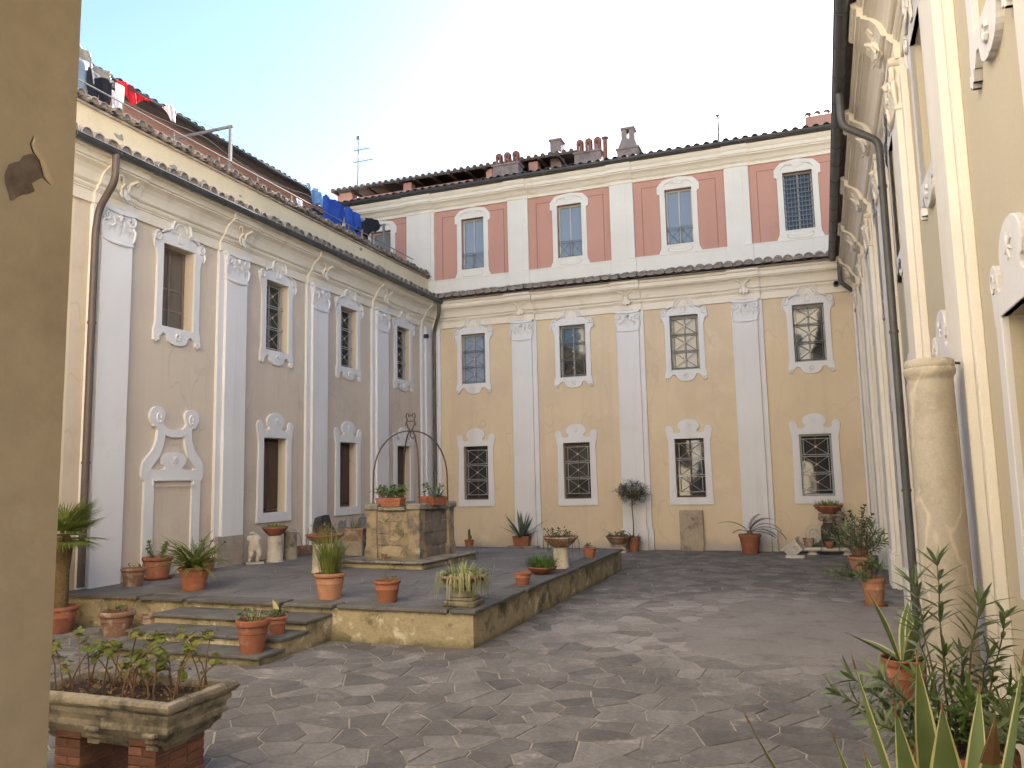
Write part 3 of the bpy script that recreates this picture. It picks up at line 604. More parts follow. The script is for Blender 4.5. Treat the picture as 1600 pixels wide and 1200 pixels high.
# ------------------------------------------------------------------ back building
back = thing('courtyard_building', 'long courtyard wing straight ahead with beige lower storeys and a pink top storey', 'building', (0, 0, 0), 0, 'wings around the courtyard')
GX = [1.585, 4.945, 8.36, 11.81]; UX = [1.555, 4.92, 8.37, 11.84]; TX = [-1.88, 1.59, 4.94, 8.38, 11.79]
BX0, BX1 = -.6, 13.9
dp = .13
wall_grid(MB(), BX0, BX1, 0, 8.2, [(x, OPW, GB, GT, .24) for x in GX] + [(x, OPW, UB, UT, .20) for x in UX]).obj('wall', 'beige', back)
wall_grid(MB(), -4.5, BX1, 8.2, 11.8, [(x, .80, TB, TTOP, .22) for x in TX]).obj('upper_wall', 'pink', back)
MB().box(-4.2, BX1, .9, 6.5, 0, 11.75).obj('rear_block', 'pink', back)
for c in (3.275, 6.70, 10.14): 
    p = put(once('pilB', lambda: pilaster_mesh(.335, .43, 0, 7.17, 'white', side=.05)), 'pilaster', back, (c, 0, 0)); put(CAP, 'capital', p)
    put(BRK, 'leaf_bracket', back, (c, 0, 0))
for x0, x1 in ((-.1, .38), (13.02, 13.6)):
    b = MB(); b.box(x0, x1, -.075, 0, 0, 7.17); b.box(*( (x0, x1 - .09) if x0 < 1 else (x0 + .09, x1)), -.14, -.07, 0, 7.17); b.box(x0 - .02, x1 + .02, -.16, 0, -.002, .62); b.obj('corner_pilaster', 'white', back, bevel=.008)
cornice(back, CORN, BX0, BX1, [(3.29, .43), (6.715, .43), (10.155, .43)], .07, 'ivory')
# top storey: white base band, strips, cornice
b = MB(); b.box(-4.4, BX1, -.06, 0, 8.3, 8.78); b.box(-4.4, BX1, -.075, 0, 8.78, 8.82); b.obj('base_band', 'stucco_warm', back)
for x0, x1 in ((-.85, .19), (2.86, 3.56), (6.27, 7.01), (9.75, 10.45), (12.96, 13.9), (-4.4, -3.7)):
    b = MB(); b.box(x0, x1, -.085, 0, 8.30, 11.21); b.box(x0 - .03, x1 + .03, -.10, 0, 8.30, 8.79)
    if x1 - x0 < .8: b.box(x0 + .52, x1 + .0, -.10, -.08, 8.80, 11.20)
    else: b.box(x0 + .50, x1 - .12, -.11, -.08, 8.80, 11.20)
    b.obj('upper_pilaster', 'stucco_warm', back, bevel=.006)
for c in TX:      # sunk panel outline in each pink bay
    b = MB(); a, z0, z1 = 1.12, 8.82, 10.98
    lo = max(c - a, -3.6)
    for x0, x1, q0, q1 in ((lo, c + a, z1, z1 + .022), (lo, lo + .022, z0, z1), (c + a - .022, c + a, z0, z1)): b.box(x0, x1, -.006, .0, q0, q1)
    b.obj('panel_line', 'pinkline', back)
cornice(back, TOPC, -4.4, BX1, [(-.33, .52), (3.21, .36), (6.64, .37), (10.10, .36)], .05, 'ivory', 'top_cornice')
# windows
G_GR = cross_grille(GB + .13, GT - .1, .10, 3, .32, 'grille'); G_GRn = cross_grille(GB + .13, GT - .1, .10, 3, .32, 'grille', ros=False)
U_GR = cross_grille(UB + .05, UT - .06, .06, 3, .33, 'grilledk', r=.008); T_RAIL = rail_grille(TB + .02, TB + .56, .05, .8, 'grilledk'); T_SQ = square_grille(TB + .03, TTOP - .05, .08, .78, 'grilledk')
b = MB(); b.plate(rect(-OPW / 2, OPW / 2, GB, GT), .03, .085, [rect(-OPW / 2 + .055, OPW / 2 - .055, GB + .06, GT - .055)]); b.box(-.40, -.30, .02, .05, 2.28, 2.42); RING = b.mesh('outer_frame', 'woodgrey', bevel=.005)
for i, x in enumerate(GX): window(back, x, 'g', .15, 'woodbr', 'glass', G_GRn if i == 2 else G_GR, ('ground window with brown frame behind the left end of the row', 'ground window with dark panes behind the agave', 'ground window above the leaning marble tablet', 'ground window with a grey outer frame above the bowl of succulents')[i], RING if i == 3 else None)
for i, x in enumerate(UX): window(back, x, 'u', .12, 'woodgrey', 'glassblue' if i == 0 else 'glass', U_GR, ('upper window with pale blue panes', 'upper window with grey casements', 'upper window reflecting bright wall', 'upper window beside the black vent pipe')[i])  # first window gets paler, bluer panes than the others
for i, x in enumerate(TX): window(back, x, 't', .13, 'woodlight', 'glass' if i == 4 else 'glasspale', T_SQ if i == 4 else T_RAIL, 'top window with square iron grille' if i == 4 else None)
# tiles at mid height and top
SL = R(17)
channel_row(back, 0, 13.35, -.60, .0, 8.04, .275, SL, 'tile'); tile_row(back, TILE, 0, 13.3, -.68, 8.085, .275, 2, .30, jit=.018)
channel_row(back, -4.2, 13.9, -.46, 3.2, 11.80, .275, SL, 'tiledark'); tile_row(back, TILED, -4.0, 13.8, -.50, 11.86, .275, 2, .36)
rb = MB(); rb.add([(-4.2, -.45, 11.82), (14, -.45, 11.82), (14, 7, 14.05), (-4.2, 7, 14.05), (-4.2, -.45, 11.76), (14, -.45, 11.76), (14, 7, 13.9), (-4.2, 7, 13.9)], [(0, 1, 2, 3), (7, 6, 5, 4), (0, 4, 5, 1), (1, 5, 6, 2), (2, 6, 7, 3), (3, 7, 4, 0)]); rb.obj('roof', 'tiledark', back)
gutter_mesh(-3.9, 13.6, -.50, 11.84, .085, 'gutter', back)
# loft roof on posts behind the eaves
lf = MB(); lf.add([(-5.8, 2.85, 13.85), (4.55, 2.85, 13.85), (4.55, 6, 14.7), (-5.8, 6, 14.7), (-5.8, 2.85, 13.76), (4.55, 2.85, 13.76), (4.55, 6, 14.6), (-5.8, 6, 14.6)], [(0, 1, 2, 3), (7, 6, 5, 4), (0, 4, 5, 1), (1, 5, 6, 2), (2, 6, 7, 3), (3, 7, 4, 0)])
loft = lf.obj('loft_roof', 'tiledark', back)
b = MB()
for i in range(38): x = -5.7 + i * .27; b.tube([(x, 2.80, 13.84), (x, 6, 14.71)], .085, 7)
stuff(b.obj('loft_tiles', 'tiledark', loft))
b = MB()
for i in range(15): x = -5.6 + i * .72; b.box(x, x + .09, 2.7, 5, 13.66, 13.76)
b.obj('rafter', 'woodbr', loft)
for x0, x1 in ((-5.6, -4.9), (-2.6, -2.25), (.9, 1.15), (2.6, 2.95)): MB().box(x0, x1, 3.0, 3.35, 12.3, 13.74).obj('loft_post', 'pink', back)
MB().box(-5.6, .3, 3.1, 3.3, 12.3, 13.50).obj('loft_wall', 'pink', back); MB().box(-5.6, 4.5, 5.2, 5.4, 12.4, 14.4).obj('loft_rear_wall', 'pinkline', back)
def pots_chimney(x0, x1, y, zb, z1, zp, n):
    b = MB(); b.box(x0, x1, y, y + .5, zb, z1); b.box(x0 - .04, x1 + .04, y - .04, y + .54, z1 - .09, z1 - .02); ch = b.obj('chimney', 'chim', back, bevel=.01)
    for i in range(n):
        cx = x0 + (x1 - x0) * (i + .5) / n; q = MB(); rr = (x1 - x0) / n * .40
        for k in range(5): t = 2 * math.pi * (k + .3) / 5; q.box(cx + rr * .8 * math.cos(t) - .035, cx + rr * .8 * math.cos(t) + .035, y + .25 + rr * .8 * math.sin(t) - .035, y + .25 + rr * .8 * math.sin(t) + .035, z1 - .02, zp - .16)
        q.lathe([(rr * .95, zp - .17), (rr * 1.12, zp - .15), (rr * 1.05, zp - .06), (rr * .6, zp), (0, zp + .02)], 10, (cx, y + .25)); q.obj('chimney_pot', 'chimclay', ch)
pots_chimney(1.76, 2.72, 1.5, 12.2, 13.22, 13.68, 3); pots_chimney(4.75, 5.68, 1.5, 12.2, 13.18, 13.68, 3)
b = MB(); b.box(3.32, 3.74, 3.4, 3.85, 13.0, 14.62); b.box(3.28, 3.78, 3.36, 3.89, 14.58, 14.66); b.obj('chimney', 'chim', back, bevel=.01)
b = MB()
for z0, z1, h0, h1 in ((12.2, 12.98, .36, .36), (12.98, 13.04, .40, .40), (13.04, 13.38, .33, .22)): b.add([(6.6 + sx * h, 1.75 + sy * h * .8, z) for z, h in ((z0, h0), (z1, h1)) for sx, sy in ((-1, -1), (1, -1), (1, 1), (-1, 1))], [(0, 1, 5, 4), (1, 2, 6, 5), (2, 3, 7, 6), (3, 0, 4, 7), (4, 5, 6, 7)])
b.box(6.38, 6.56, 1.58, 1.92, 13.38, 13.72); b.box(6.64, 6.82, 1.58, 1.92, 13.38, 13.72); b.box(6.36, 6.84, 1.55, 1.95, 13.72, 13.78); b.obj('chimney', 'chim', back)
b = MB(); b.tube([(5.83, 1.55, 12.5), (5.83, 1.55, 13.50)], .075, 10); b.lathe([(.075, 13.48), (.12, 13.50), (.12, 13.54), (0, 13.58)], 10, (5.83, 1.55)); b.obj('flue_pipe', 'chimclay', back)
MB().box(12.15, 14.2, 1.4, 3, 12.0, 13.02).obj('roof_turret', 'pink', back)
tile_row(back, TILED, 12.1, 14.1, 1.3, 13.02, .27, 1)
o = MB(); o.tube([(9.53, 1.5, 12.3), (9.56, 1.5, 13.62)], .035, 6); o.box(9.49, 9.63, 1.46, 1.54, 13.58, 13.63); tag(o.obj('roof_pole', 'metal'), 'lone thin metal pole standing on the roof ridge to the right of the chimneys', 'pole')
an = thing('antenna', 'thin television aerial rising above the roof on the left of the chimneys', 'antenna', (-4.9, 3.4, 13.9))
MB().tube([(0, 0, -.1), (.02, 0, 1.0), (.03, 0, 2.35)], [.035, .03, .022], 6).obj('mast', 'metal', an)
for z, l in ((1.25, .75), (1.75, .6)):
    b = MB(); b.tube([(-.2, 0, z), (l, 0, z)], .016, 4)
    for k in range(7): x = -.15 + k * l * .17; b.tube([(x, -.18, z), (x, .18, z)], .010, 4)
    b.obj('boom', 'metal', an)
b = MB(); b.box(-.05, .09, -.03, .03, 2.2, 2.34); b.tube([(.03, -.15, 2.1), (.03, .15, 2.1)], .007, 4); b.obj('dipole', 'metal', an)

# ------------------------------------------------------------------ left building (local x = world Y, local -y = world +X)
left = thing('side_building', 'left courtyard wing in pinkish beige with white pilasters under a roof terrace', 'building', (0, 0, 0), R(90), 'wings around the courtyard')
WY = [-1.985, -5.115, -8.245, -11.39]
wall_grid(MB(), -13.8, .3, 0, 8.2, [(y, OPW, GB, GT, .26) for y in WY[:3]] + [(y, OPW, UB, UT, .26) for y in WY]).obj('wall', 'rose', left)
wall_grid(MB(), -22, -13.8, 0, 8.2, []).obj('end_wall', 'cream', left)
MB().box(-22, .3, .85, 6, 0, 8.55).obj('rear_block', 'rose', left)
for c in (-13.0, -9.80, -6.62, -3.45):
    p = put(once('pilL', lambda: pilaster_mesh(.335, .43, .45, 7.17, 'white', ped=False, side=-.06)), 'pilaster', left, (c, 0, 0)); put(CAP, 'capital', p); put(BRK, 'leaf_bracket', left, (c, 0, 0))
b = MB(); b.box(-.82, .2, -.075, 0, 0, 7.17); b.box(-.62, .2, -.14, -.07, 0, 7.17); b.obj('corner_pilaster', 'white', left, bevel=.008)
MB().box(-9.80 - .45, -9.80 + .37, -.158, -.02, .40, 1.12).obj('bare_pilaster_foot', 'footpl', left, bevel=.015)
cornice(left, CORN, -22, .1, [(-17.5, .43), (-13.06, .43), (-9.86, .43), (-6.68, .43), (-3.51, .43), (-.4, .42)], .045, 'ivory')
SH_P = MB()
for i, y in enumerate(WY):
    window(left, y, 'u', .21, 'woodshut' if i == 3 else 'woodgrey', 'glasstaupe' if i == 3 else 'glass', None if i == 3 else once('ugl', lambda: cross_grille(UB + .05, UT - .06, .12, 3, .33, 'grille', r=.008)), 'upper window with taupe boarded panes and no grille' if i == 3 else None)
for i, y in enumerate(WY[:3]):
    o = window(left, y, 'g', .20, 'woodbr', 'glasstaupe' if False else 'glass', None)
    b = MB(); b.box(-.37, -.03, .18, .21, GB + .1, GT - .08); b.box(.03, .37, .18, .21, GB + .1, GT - .08); put(once('shutter', lambda: b.mesh('shutter', 'woodbr', bevel=.006)), 'shutter', o)
# blind doorway with scrolled crest
DC = -11.39
h = [(-.72, .45), (-.72, 2.27), (-.76, 2.30), (-.80, 2.38), (-.80, 2.50), (-.77, 2.62), (-.70, 2.71), (-.61, 2.78), (-.52, 2.90), (-.46, 3.05), (-.44, 3.24), (-.47, 3.30), (-.56, 3.31)] + arc(-.44, 3.50, .20, .19, 235, 20, 14) + [(-.27, 3.48), (-.31, 3.40), (-.27, 3.33), (-.2, 3.28), (-.1, 3.26), (0, 3.255)]
outer = h + [(-x, z) for x, z in reversed(h[:-1])]
inner_top = [(-.25, 3.15), (-.12, 3.12), (0, 3.11), (.12, 3.12), (.25, 3.15), (.29, 2.92), (.37, 2.74), (.50, 2.60), (.58, 2.52), (.50, 2.48), (.32, 2.48), (.22, 2.51), (.22, 2.55), (.30, 2.60), (.31, 2.70), (.26, 2.77), (.14, 2.82), (0, 2.835)]
inner_top = inner_top + [(-x, z) for x, z in reversed(inner_top[5:-1])]
b = MB(); b.plate(outer, -.055, 0, [inner_top, rect(-.50, .50, .452, 2.27)][:1]); 
# doorway recess outline: plate the lower half as jambs and head instead of a closed sheet
b = MB()
b.plate(outer, -.055, 0, [inner_top, rect(-.49, .49, .47, 2.27)])
star(b, 0, 2.66, .10, -.075, -.05)
for s in (-1, 1): b.tube([(x, -.06, z) for x, z in arc(s * .42, 3.47, .05, .09, 0, 330, 10)], .018, 5)
b.plate(rect(-.54, .54, 2.18, 2.315), -.072, -.05, [rect(-.505, .505, 2.19, 2.28)])
b.obj('blind_doorway', 'white', left, (DC, 0, 0), bevel=.012)
MB().box(DC - .49, DC + .49, -.012, .0, .45, 2.28).obj('blind_panel', 'rose', left)
# eaves and parapet
channel_row(left, -22, .0, -.58, .02, 8.0, .275, SL, 'tile'); tile_row(left, TILE, -16.5, -.3, -.64, 8.04, .275, 2, .30, jit=.025)
gutter_mesh(-22, -.45, -.62, 7.985, .085, 'gutter', left)
MB().box(-22, -.02, .03, .33, 8.1, 8.93).obj('parapet', 'cream', left)
for y, z, s in ((-12.9, 8.62, .16), (-11.55, 8.55, .1), (-10.7, 8.5, .16), (-9.55, 8.62, .05), (-8.2, 8.5, .07), (-7.0, 8.4, .06), (-3.3, 8.52, .18), (-2.3, 8.42, .3), (-4.4, 8.78, .12)):
    n = 11; pp = [(y + s * rnd.uniform(.45, 1.3) * math.cos(2 * math.pi * k / n), z + s * .5 * rnd.uniform(.4, 1.2) * math.sin(2 * math.pi * k / n)) for k in range(n)]; MB().plate(pp, .024, .034).obj('bare_render_patch', 'greypl', left)
channel_row(left, -22, -.1, -.06, .45, 8.95, .26, R(8), 'tile'); tile_row(left, tile_mesh(.42, .10, .085, 'tile', slope=R(8), fill='fillm'), -14.5, -.15, -.12, 8.985, .26, 1, jit=.03, slope=R(8))
MB().box(-22, -.05, .33, 4, 8.5, 8.6).obj('roof_terrace_floor', 'bed', left)
# inner low wall with tiles, attic wall and its eaves
MB().box(-22, -.05, 2.0, 2.2, 8.6, 9.9).obj('inner_wall', 'cream', left); tile_row(left, TILE, -14.5, -.2, 1.86, 9.93, .27, 1, jit=.02); channel_row(left, -22, -.1, 1.92, 2.3, 9.9, .27, SL, 'tile')
MB().box(-22, -.05, 3.9, 4.3, 8.5, 11.8).obj('attic_wall', 'pink', left)
channel_row(left, -22, -.5, 3.42, 6, 11.80, .28, SL, 'tiledark'); tile_row(left, TILED, -17, -.6, 3.38, 11.84, .28, 2, .36)
gutter_mesh(-22, -.6, 3.40, 11.82, .085, 'gutter', left)
# rendered patches low on the wall
for y, z, sx, sz, m_ in ((-4.35, 1.05, .34, .30, 'greypl'), (-5.35, 1.0, .36, .24, 'greypl'), (-6.95, 1.35, .06, .10, 'greypl')):
    n = 13; MB().plate([(y + sx * rnd.uniform(.5, 1.1) * math.cos(2 * math.pi * k / n), z + sz * rnd.uniform(.5, 1.1) * math.sin(2 * math.pi * k / n)) for k in range(n)], -.004, 0.0).obj('bare_render_patch', m_, left)

# ------------------------------------------------------------------ right building (runs slightly inwards towards the camera)
RX0 = 13.22; RA = math.atan(.0185)
right = thing('side_building', 'right courtyard wing in pale ochre seen almost edge on behind the marble column', 'building', (RX0, 0, 0), -R(90) - RA, 'wings around the courtyard')
WR = [1.985 + 3.14 * i + (.10 if i == 5 else 0) for i in range(6)]; PR = [3.53 + 3.14 * i for i in range(6)]
wall_grid(MB(), -.4, 22.2, 0, 8.3, [(y, OPW, GB, GT, .24) for y in WR] + [(y, OPW, UB, UT, .24) for y in WR]).obj('wall', 'ochre', right)
MB().box(-.2, 22, .85, 6, 0, 8.6).obj('rear_block', 'ochre', right)
for c in PR + [.42]:
    p = put(once('pilR', lambda: pilaster_mesh(.335, .43, 0, 7.17, 'stucco_warm')), 'pilaster', right, (c, 0, 0)); put(once('capR', lambda: (lambda m: (m.materials.clear(), m.materials.append(MT['ivory']), m)[2])(CAP.copy())), 'capital', p); put(BRK, 'leaf_bracket', right, (c, 0, 0))
def warm(me): m = me.copy(); m.materials.clear(); m.materials.append(MT['stucco_warm']); return m
SGw, SUw = warm(SG), warm(SU)
for y in WR:
    for kind, sm in (('g', SGw), ('u', SUw)):
        o = window(right, y, kind, .19, 'woodbr' if kind == 'g' else 'woodgrey', 'glass', None); o.children[0].data = sm
cornice(right, CORN, -.1, 22, [(c, .43) for c in [.42] + PR], .07, 'ivory')
gutter_mesh(.25, 22, -.66, 8.02, .088, 'gutter', right)
channel_row(right, 0, 22, -.6, 3, 8.06, .275, SL); tile_row(right, TILED, .1, 20, -.64, 8.10, .275, 1)

# ------------------------------------------------------------------ loggia building behind the camera: tall sunlit front with arches, the camera stands in one of them
log = thing('loggia_building', 'tan plastered pier with flaking paint at the left edge, end of the near arcade', 'building', (13.4, -22.16, 0), R(177.5), None)
# local x = 13.4 - X ; local -y = world +Y
arches = [(2.25, 2.86), (5.95, 2.86), (9.5, 2.86), (12.6, 1.8)]
SPR = 3.75
def arcade():
    b = MB(); out = rect(-.6, 14.2, 0, 6.0); holes = []
    for c, w_ in arches: holes.append([(c - w_ / 2, .02), (c + w_ / 2, .02)] + [(c + w_ / 2 * math.cos(math.pi * k / 14), SPR + w_ / 2 * math.sin(math.pi * k / 14)) for k in range(15)])
    b.plate(out, 0, .62, holes); return b
arc_o = arcade().obj('arcade_wall', 'pillar', log)
wall_grid(MB(), -.6, 14.2, 6.0, 11.6, [(c, 1.0, 7.6, 9.6, .25) for c in (2.25, 5.95, 9.5, 12.6)]).obj('upper_wall', 'sunny', log); wall_grid(MB(), -.6, 14.2, 11.6, 14.6, [(c, .9, 12.4, 13.8, .25) for c in (2.25, 5.95, 9.5, 12.6)]).obj('attic_wall', 'sunny', log)  # attic storey added out of view to bounce more sun into the courtyard
b = MB()
for c, w_ in arches: b.plate([(c + (w_ / 2 + .18) * math.cos(math.pi * k / 14), SPR + (w_ / 2 + .18) * math.sin(math.pi * k / 14)) for k in range(15)] + [(c + (w_ / 2 + .02) * math.cos(math.pi * k / 14), SPR + (w_ / 2 + .02) * math.sin(math.pi * k / 14)) for k in range(14, -1, -1)], -.06, -.002)
b.obj('arch_moulding', 'stucco_warm', log)
for c in (.3, 4.1, 7.72, 11.3): b = MB(); b.box(c - .17, c + .17, -.1, -.001, 0, 11.0); b.obj('pilaster', 'stucco_warm', log)
MB().prof([(-.002, 11.0), (-.3, 11.3), (-.5, 11.6), (-.002, 11.6)], -.6, 14.2).obj('cornice', 'ivory', log); MB().prof([(-.002, 5.8), (-.15, 5.85), (-.2, 6.1), (-.002, 6.15)], -.6, 14.2).obj('string_course', 'ivory', log)
for c in (2.25, 5.95, 9.5, 12.6): b = MB(); b.plate(rect(c - .5, c + .5, 7.6, 9.6), .15, .2, [rect(c - .44, c - .03, 7.66, 9.54), rect(c + .03, c + .44, 7.66, 9.54)]); o = b.obj('window', 'woodgrey', log); MB().box(c - .46, c + .46, .175, .18, 7.62, 9.58).obj('pane', 'glass', o); MB().plate(rect(c - .7, c + .7, 7.4, 9.85), -.06, 0, [rect(c - .5, c + .5, 7.6, 9.6)]).obj('window_surround', 'stucco_warm', o)
MB().box(-.6, 14.2, .62, 5.2, -.02, .55).obj('loggia_floor', 'slateterr', log); MB().box(-.6, 14.2, .62, 5.2, 5.75, 6.0).obj('loggia_ceiling', 'cream', log); MB().box(-.6, 14.2, 5.0, 5.3, .5, 6.0).obj('loggia_back_wall', 'cream', log)
MB().box(-.6, 14.2, .9, 8, 6.0, 14.5).obj('rear_block', 'cream', log)
MB().box(-.9, 14.4, -.55, 8, 14.6, 14.75).obj('roof', 'tiledark', log)
# flaking paint on the pier: bare render with lifted paint edges
# flaking paint on the pier face that looks into the archway (building frame: x = 3.68, y = depth into the arch)
def pier_pt(u, v):
    px, py = u / 9.23, 200 + v / 9.23; y = (114 - px) / 560; return y, 3.0 - (py - (297 - 200 * y)) / 607
scar = [pier_pt(*q) for q in ((450, 355), (400, 362), (360, 372), (300, 398), (255, 480), (185, 500), (120, 530), (82, 640), (74, 720), (90, 820), (130, 930), (160, 1060), (205, 1062), (260, 1010), (320, 975), (400, 965), (490, 922), (470, 860), (440, 800), (530, 740), (610, 700), (606, 630), (588, 570), (540, 440))]
n = len(scar); b = MB(); PXL = 2.25 + 2.86 / 2
tri = geometry.tessellate_polygon([[Vector((y, z, 0)) for y, z in scar]])
b.add([(PXL - .0015, y, z) for y, z in scar], [tuple(t) for t in tri]); b.obj('bare_patch', 'barepl', log)
rim = [pier_pt(*q) for q in ((455, 90), (438, 150), (415, 215), (435, 280), (460, 340), (500, 395), (540, 440), (588, 570), (612, 690), (660, 760), (735, 825))]
b = MB(); b.tube([(PXL - .002, y, z) for y, z in rim], [.0006, .001, .0016, .0016, .002, .003, .0045, .0055, .004, .0014, .0005], 5, m=0); b.obj('lifted_paint_edge', 'pillar', log)
b = MB(); b.tube([(PXL - .0004, y + .0035, z) for y, z in rim], [.0008, .0012, .0016, .0018, .002, .0025, .003, .004, .003, .0016, .0006], 4); b.obj('crack', 'dark', log)

# ------------------------------------------------------------------ downpipes and small fittings on the walls
tag(pipe_obj('downpipe', [(.62, -13.55, 7.93), (.62, -13.55, 7.45), (.22, -13.50, 7.02), (.16, -13.50, 6.6), (.16, -13.50, .55)], .062, 'pipe', None, [(.16, -13.5, 5.0), (.16, -13.5, 2.6)]), 'brown downpipe with a bent neck on the near end of the left wall', 'downpipe', 'downpipes on the courtyard walls')
tag(pipe_obj('downpipe', [(.60, -.60, 7.93), (.60, -.60, 7.55), (.24, -.22, 7.1), (.22, -.20, 6.6), (.22, -.20, .0)], .058, 'pipe', None, [(.22, -.2, 6.3), (.22, -.2, 4.6), (.22, -.2, 2.4)]), 'brown downpipe in the far left corner where the two wings meet', 'downpipe', 'downpipes on the courtyard walls')
tag(pipe_obj('downpipe', [(12.72, -.42, 7.95), (12.72, -.42, 7.35), (13.13, -.25, 7.02), (13.13, -.25, 6.6), (13.13, -.25, 2.0)], .06, 'pipegrey', None, [(13.13, -.25, 5.6), (13.13, -.25, 3.4)]), 'dark downpipe in the far right corner ending above a thin conduit', 'downpipe', 'downpipes on the courtyard walls')
tag(pipe_obj('conduit', [(13.16, -.22, 2.02), (13.16, -.22, .62)], .014, 'metal'), 'thin pale conduit pipe under the far right downpipe', 'pipe')
tag(pipe_obj('downpipe', [(12.36, -10.95, 7.95), (12.36, -10.95, 7.42), (12.86, -10.90, 7.12), (12.86, -10.90, 6.7), (12.86, -10.90, .02)], .055, 'pipegrey', None, [(12.86, -10.9, 6.4), (12.86, -10.9, 4.2), (12.86, -10.9, 1.9)]), 'grey downpipe with a bent neck on the right wall beside the marble column', 'downpipe', 'downpipes on the courtyard walls')
for loc, ry, lab in (((12.62, -.12, 7.38), 0, 'black round vent pipe end on the back wall near its right corner'), ((.12, -.62, 6.85), 1, 'black round vent pipe end high on the left wall near the corner')):
    b = MB(); d = Vector((0, -1, 0)) if not ry else Vector((1, 0, 0)); p = Vector(loc); b.tube([p - d * .15, p + d * .08, p + d * .08, p - d * .05], [.075, .075, .055, .05], 12); tag(b.obj('vent_pipe', 'gutter', smooth=50), lab, 'vent')
b = MB(); b.tube([(12.80, -16.25, 3.05), (12.62, -16.3, 3.06)], .012, 6); b.tube([(12.62, -16.3, 3.06), (12.60, -16.3, 3.02)], .012, 6); tag(b.obj('wall_bracket', 'iron'), 'short dark iron bracket rod joining the column top to the wall', 'bracket')

# ------------------------------------------------------------------ marble column
cl = thing('marble_column', 'tall unfluted beige marble column standing free before the right wall', 'column', (12.52, -16.4, 0))
b = MB(); b.lathe([(.225, 0), (.197, .2), (.191, .6), (.181, 1.6), (.170, 2.80), (.168, 2.90)], 36, wob=.004); b.obj('shaft', 'cipollino', cl, smooth=60)
b = MB(); b.lathe([(.167, 2.90), (.172, 2.93), (.186, 2.95), (.192, 2.985), (.189, 3.0), (.183, 3.005), (.187, 3.02), (.183, 3.06), (.168, 3.075), (0, 3.07)], 36, wob=.008); b.obj('collar', 'cipollino', cl, smooth=40)

# ------------------------------------------------------------------ well
wl = thing('stone_well', 'old square stone well with corner pillars and iron hoops on the terrace', 'well', (3.78, -8.72, TZ), R(-4))
b = MB(); b.box(-.93, .93, -1.10, 1.12, -.01, .105); b.obj('plinth', 'moss', wl, bevel=.02)
for i in range(4):
    for (x0, x1, y0, y1) in (((-.98 + i * .49), (-.98 + (i + 1) * .49 - .008), -1.16, -.78),): MB().box(x0, x1, y0 + rnd.uniform(-.015, .015), y1, .105, .155).obj('plinth_slab', 'wellcap', wl, bevel=.015)
for i in range(4): MB().box(.60, .98 + rnd.uniform(-.012, .012), -.772 + i * .48, -.772 + (i + 1) * .48 - .008, .105, .155).obj('plinth_slab', 'wellcap', wl, bevel=.015)
MB().box(-.98, .592, -.772, 1.14, .105, .15).obj('plinth_slab', 'wellcap', wl, bevel=.015)
b = MB()
def rough_box(b, x0, x1, y0, y1, z0, z1, n=6, amp=.012):
    for face in range(4):
        vs_ = []; 
        for j in range(n + 1):
            for i in range(n + 1):
                u, v = i / n, j / n; e = 0 if i in (0, n) or j in (0, n) else rnd.uniform(-amp, amp); z = z0 + (z1 - z0) * v
                vs_.append(((x0 + (x1 - x0) * u, y0 - e, z), (x1 + e, y0 + (y1 - y0) * u, z), (x1 - (x1 - x0) * u, y1 + e, z), (x0 - e, y1 - (y1 - y0) * u, z))[face])
        b.add(vs_, [(j * (n + 1) + i, j * (n + 1) + i + 1, (j + 1) * (n + 1) + i + 1, (j + 1) * (n + 1) + i) for j in range(n) for i in range(n)])
    b.add([(x0, y0, z1), (x1, y0, z1), (x1, y1, z1), (x0, y1, z1)], [(0, 1, 2, 3)])
rough_box(b, -.56, .56, -.66, .70, .15, 1.10, 8, .014)
# blocks of the walling
b.obj('body', 'wellstone', wl, smooth=35)
for y in (-.675,):
    z = .16
    for r_ in range(4):
        h_ = (.25, .22, .24, .22)[r_]; x = -.36
        while x < .30: w_ = rnd.choice((.16, .3, .45, .6)); x1 = min(x + w_, .36); MB().box(x, x1 - .01, y - rnd.uniform(-.012, .006), y + .03, z, z + h_ - .006).obj('stone', 'wellstone', wl, bevel=.014); x = x1
        z += h_
for x in (.575,):
    z = .16
    for r_ in range(4):
        h_ = (.22, .25, .23, .23)[r_]; y = -.46
        while y < .42: w_ = rnd.choice((.2, .35, .5, .7)); y1 = min(y + w_, .5); MB().box(x - .03, x + rnd.uniform(-.012, .006), y, y1 - .006, z, z + h_ - .006).obj('stone', 'wellgrey', wl, bevel=.014); y = y1
        z += h_
r = random.Random(17)
for cx_, cz_, sx_, sz_ in ((-.05, .30, .30, .14), (.16, .72, .16, .2), (-.2, .95, .12, .12), (.0, .55, .2, .06)):
    n = 15; MB().plate([(cx_ + sx_ * r.uniform(.55, 1.1) * math.cos(2 * math.pi * k / n), cz_ + sz_ * r.uniform(.55, 1.1) * math.sin(2 * math.pi * k / n)) for k in range(n)], -.690, -.66).obj('plaster_remnant', 'moss', wl, bevel=.004)
for sx in (-1, 1):
    for sy in (-1, 1):
        b = MB(); cx, cy = sx * .50, sy * .60 + .02; z = .15
        pr = [(.145, .15), (.15, .30), (.125, .42), (.118, .95), (.128, 1.10)]
        b.add([(cx + a * h, cy + c * h, z) for h, z in pr for a, c in ((-1, -1), (1, -1), (1, 1), (-1, 1))], [(4 * k + i, 4 * k + (i + 1) % 4, 4 * k + 4 + (i + 1) % 4, 4 * k + 4 + i) for k in range(4) for i in range(4)]); b.obj('corner_pillar', 'wellstone', wl, bevel=.015)
        MB().box(cx - .17, cx + .17, cy - .17, cy + .17, 1.10, 1.22 + rnd.uniform(0, .05)).obj('cap_stone', 'wellcap', wl, bevel=.03)
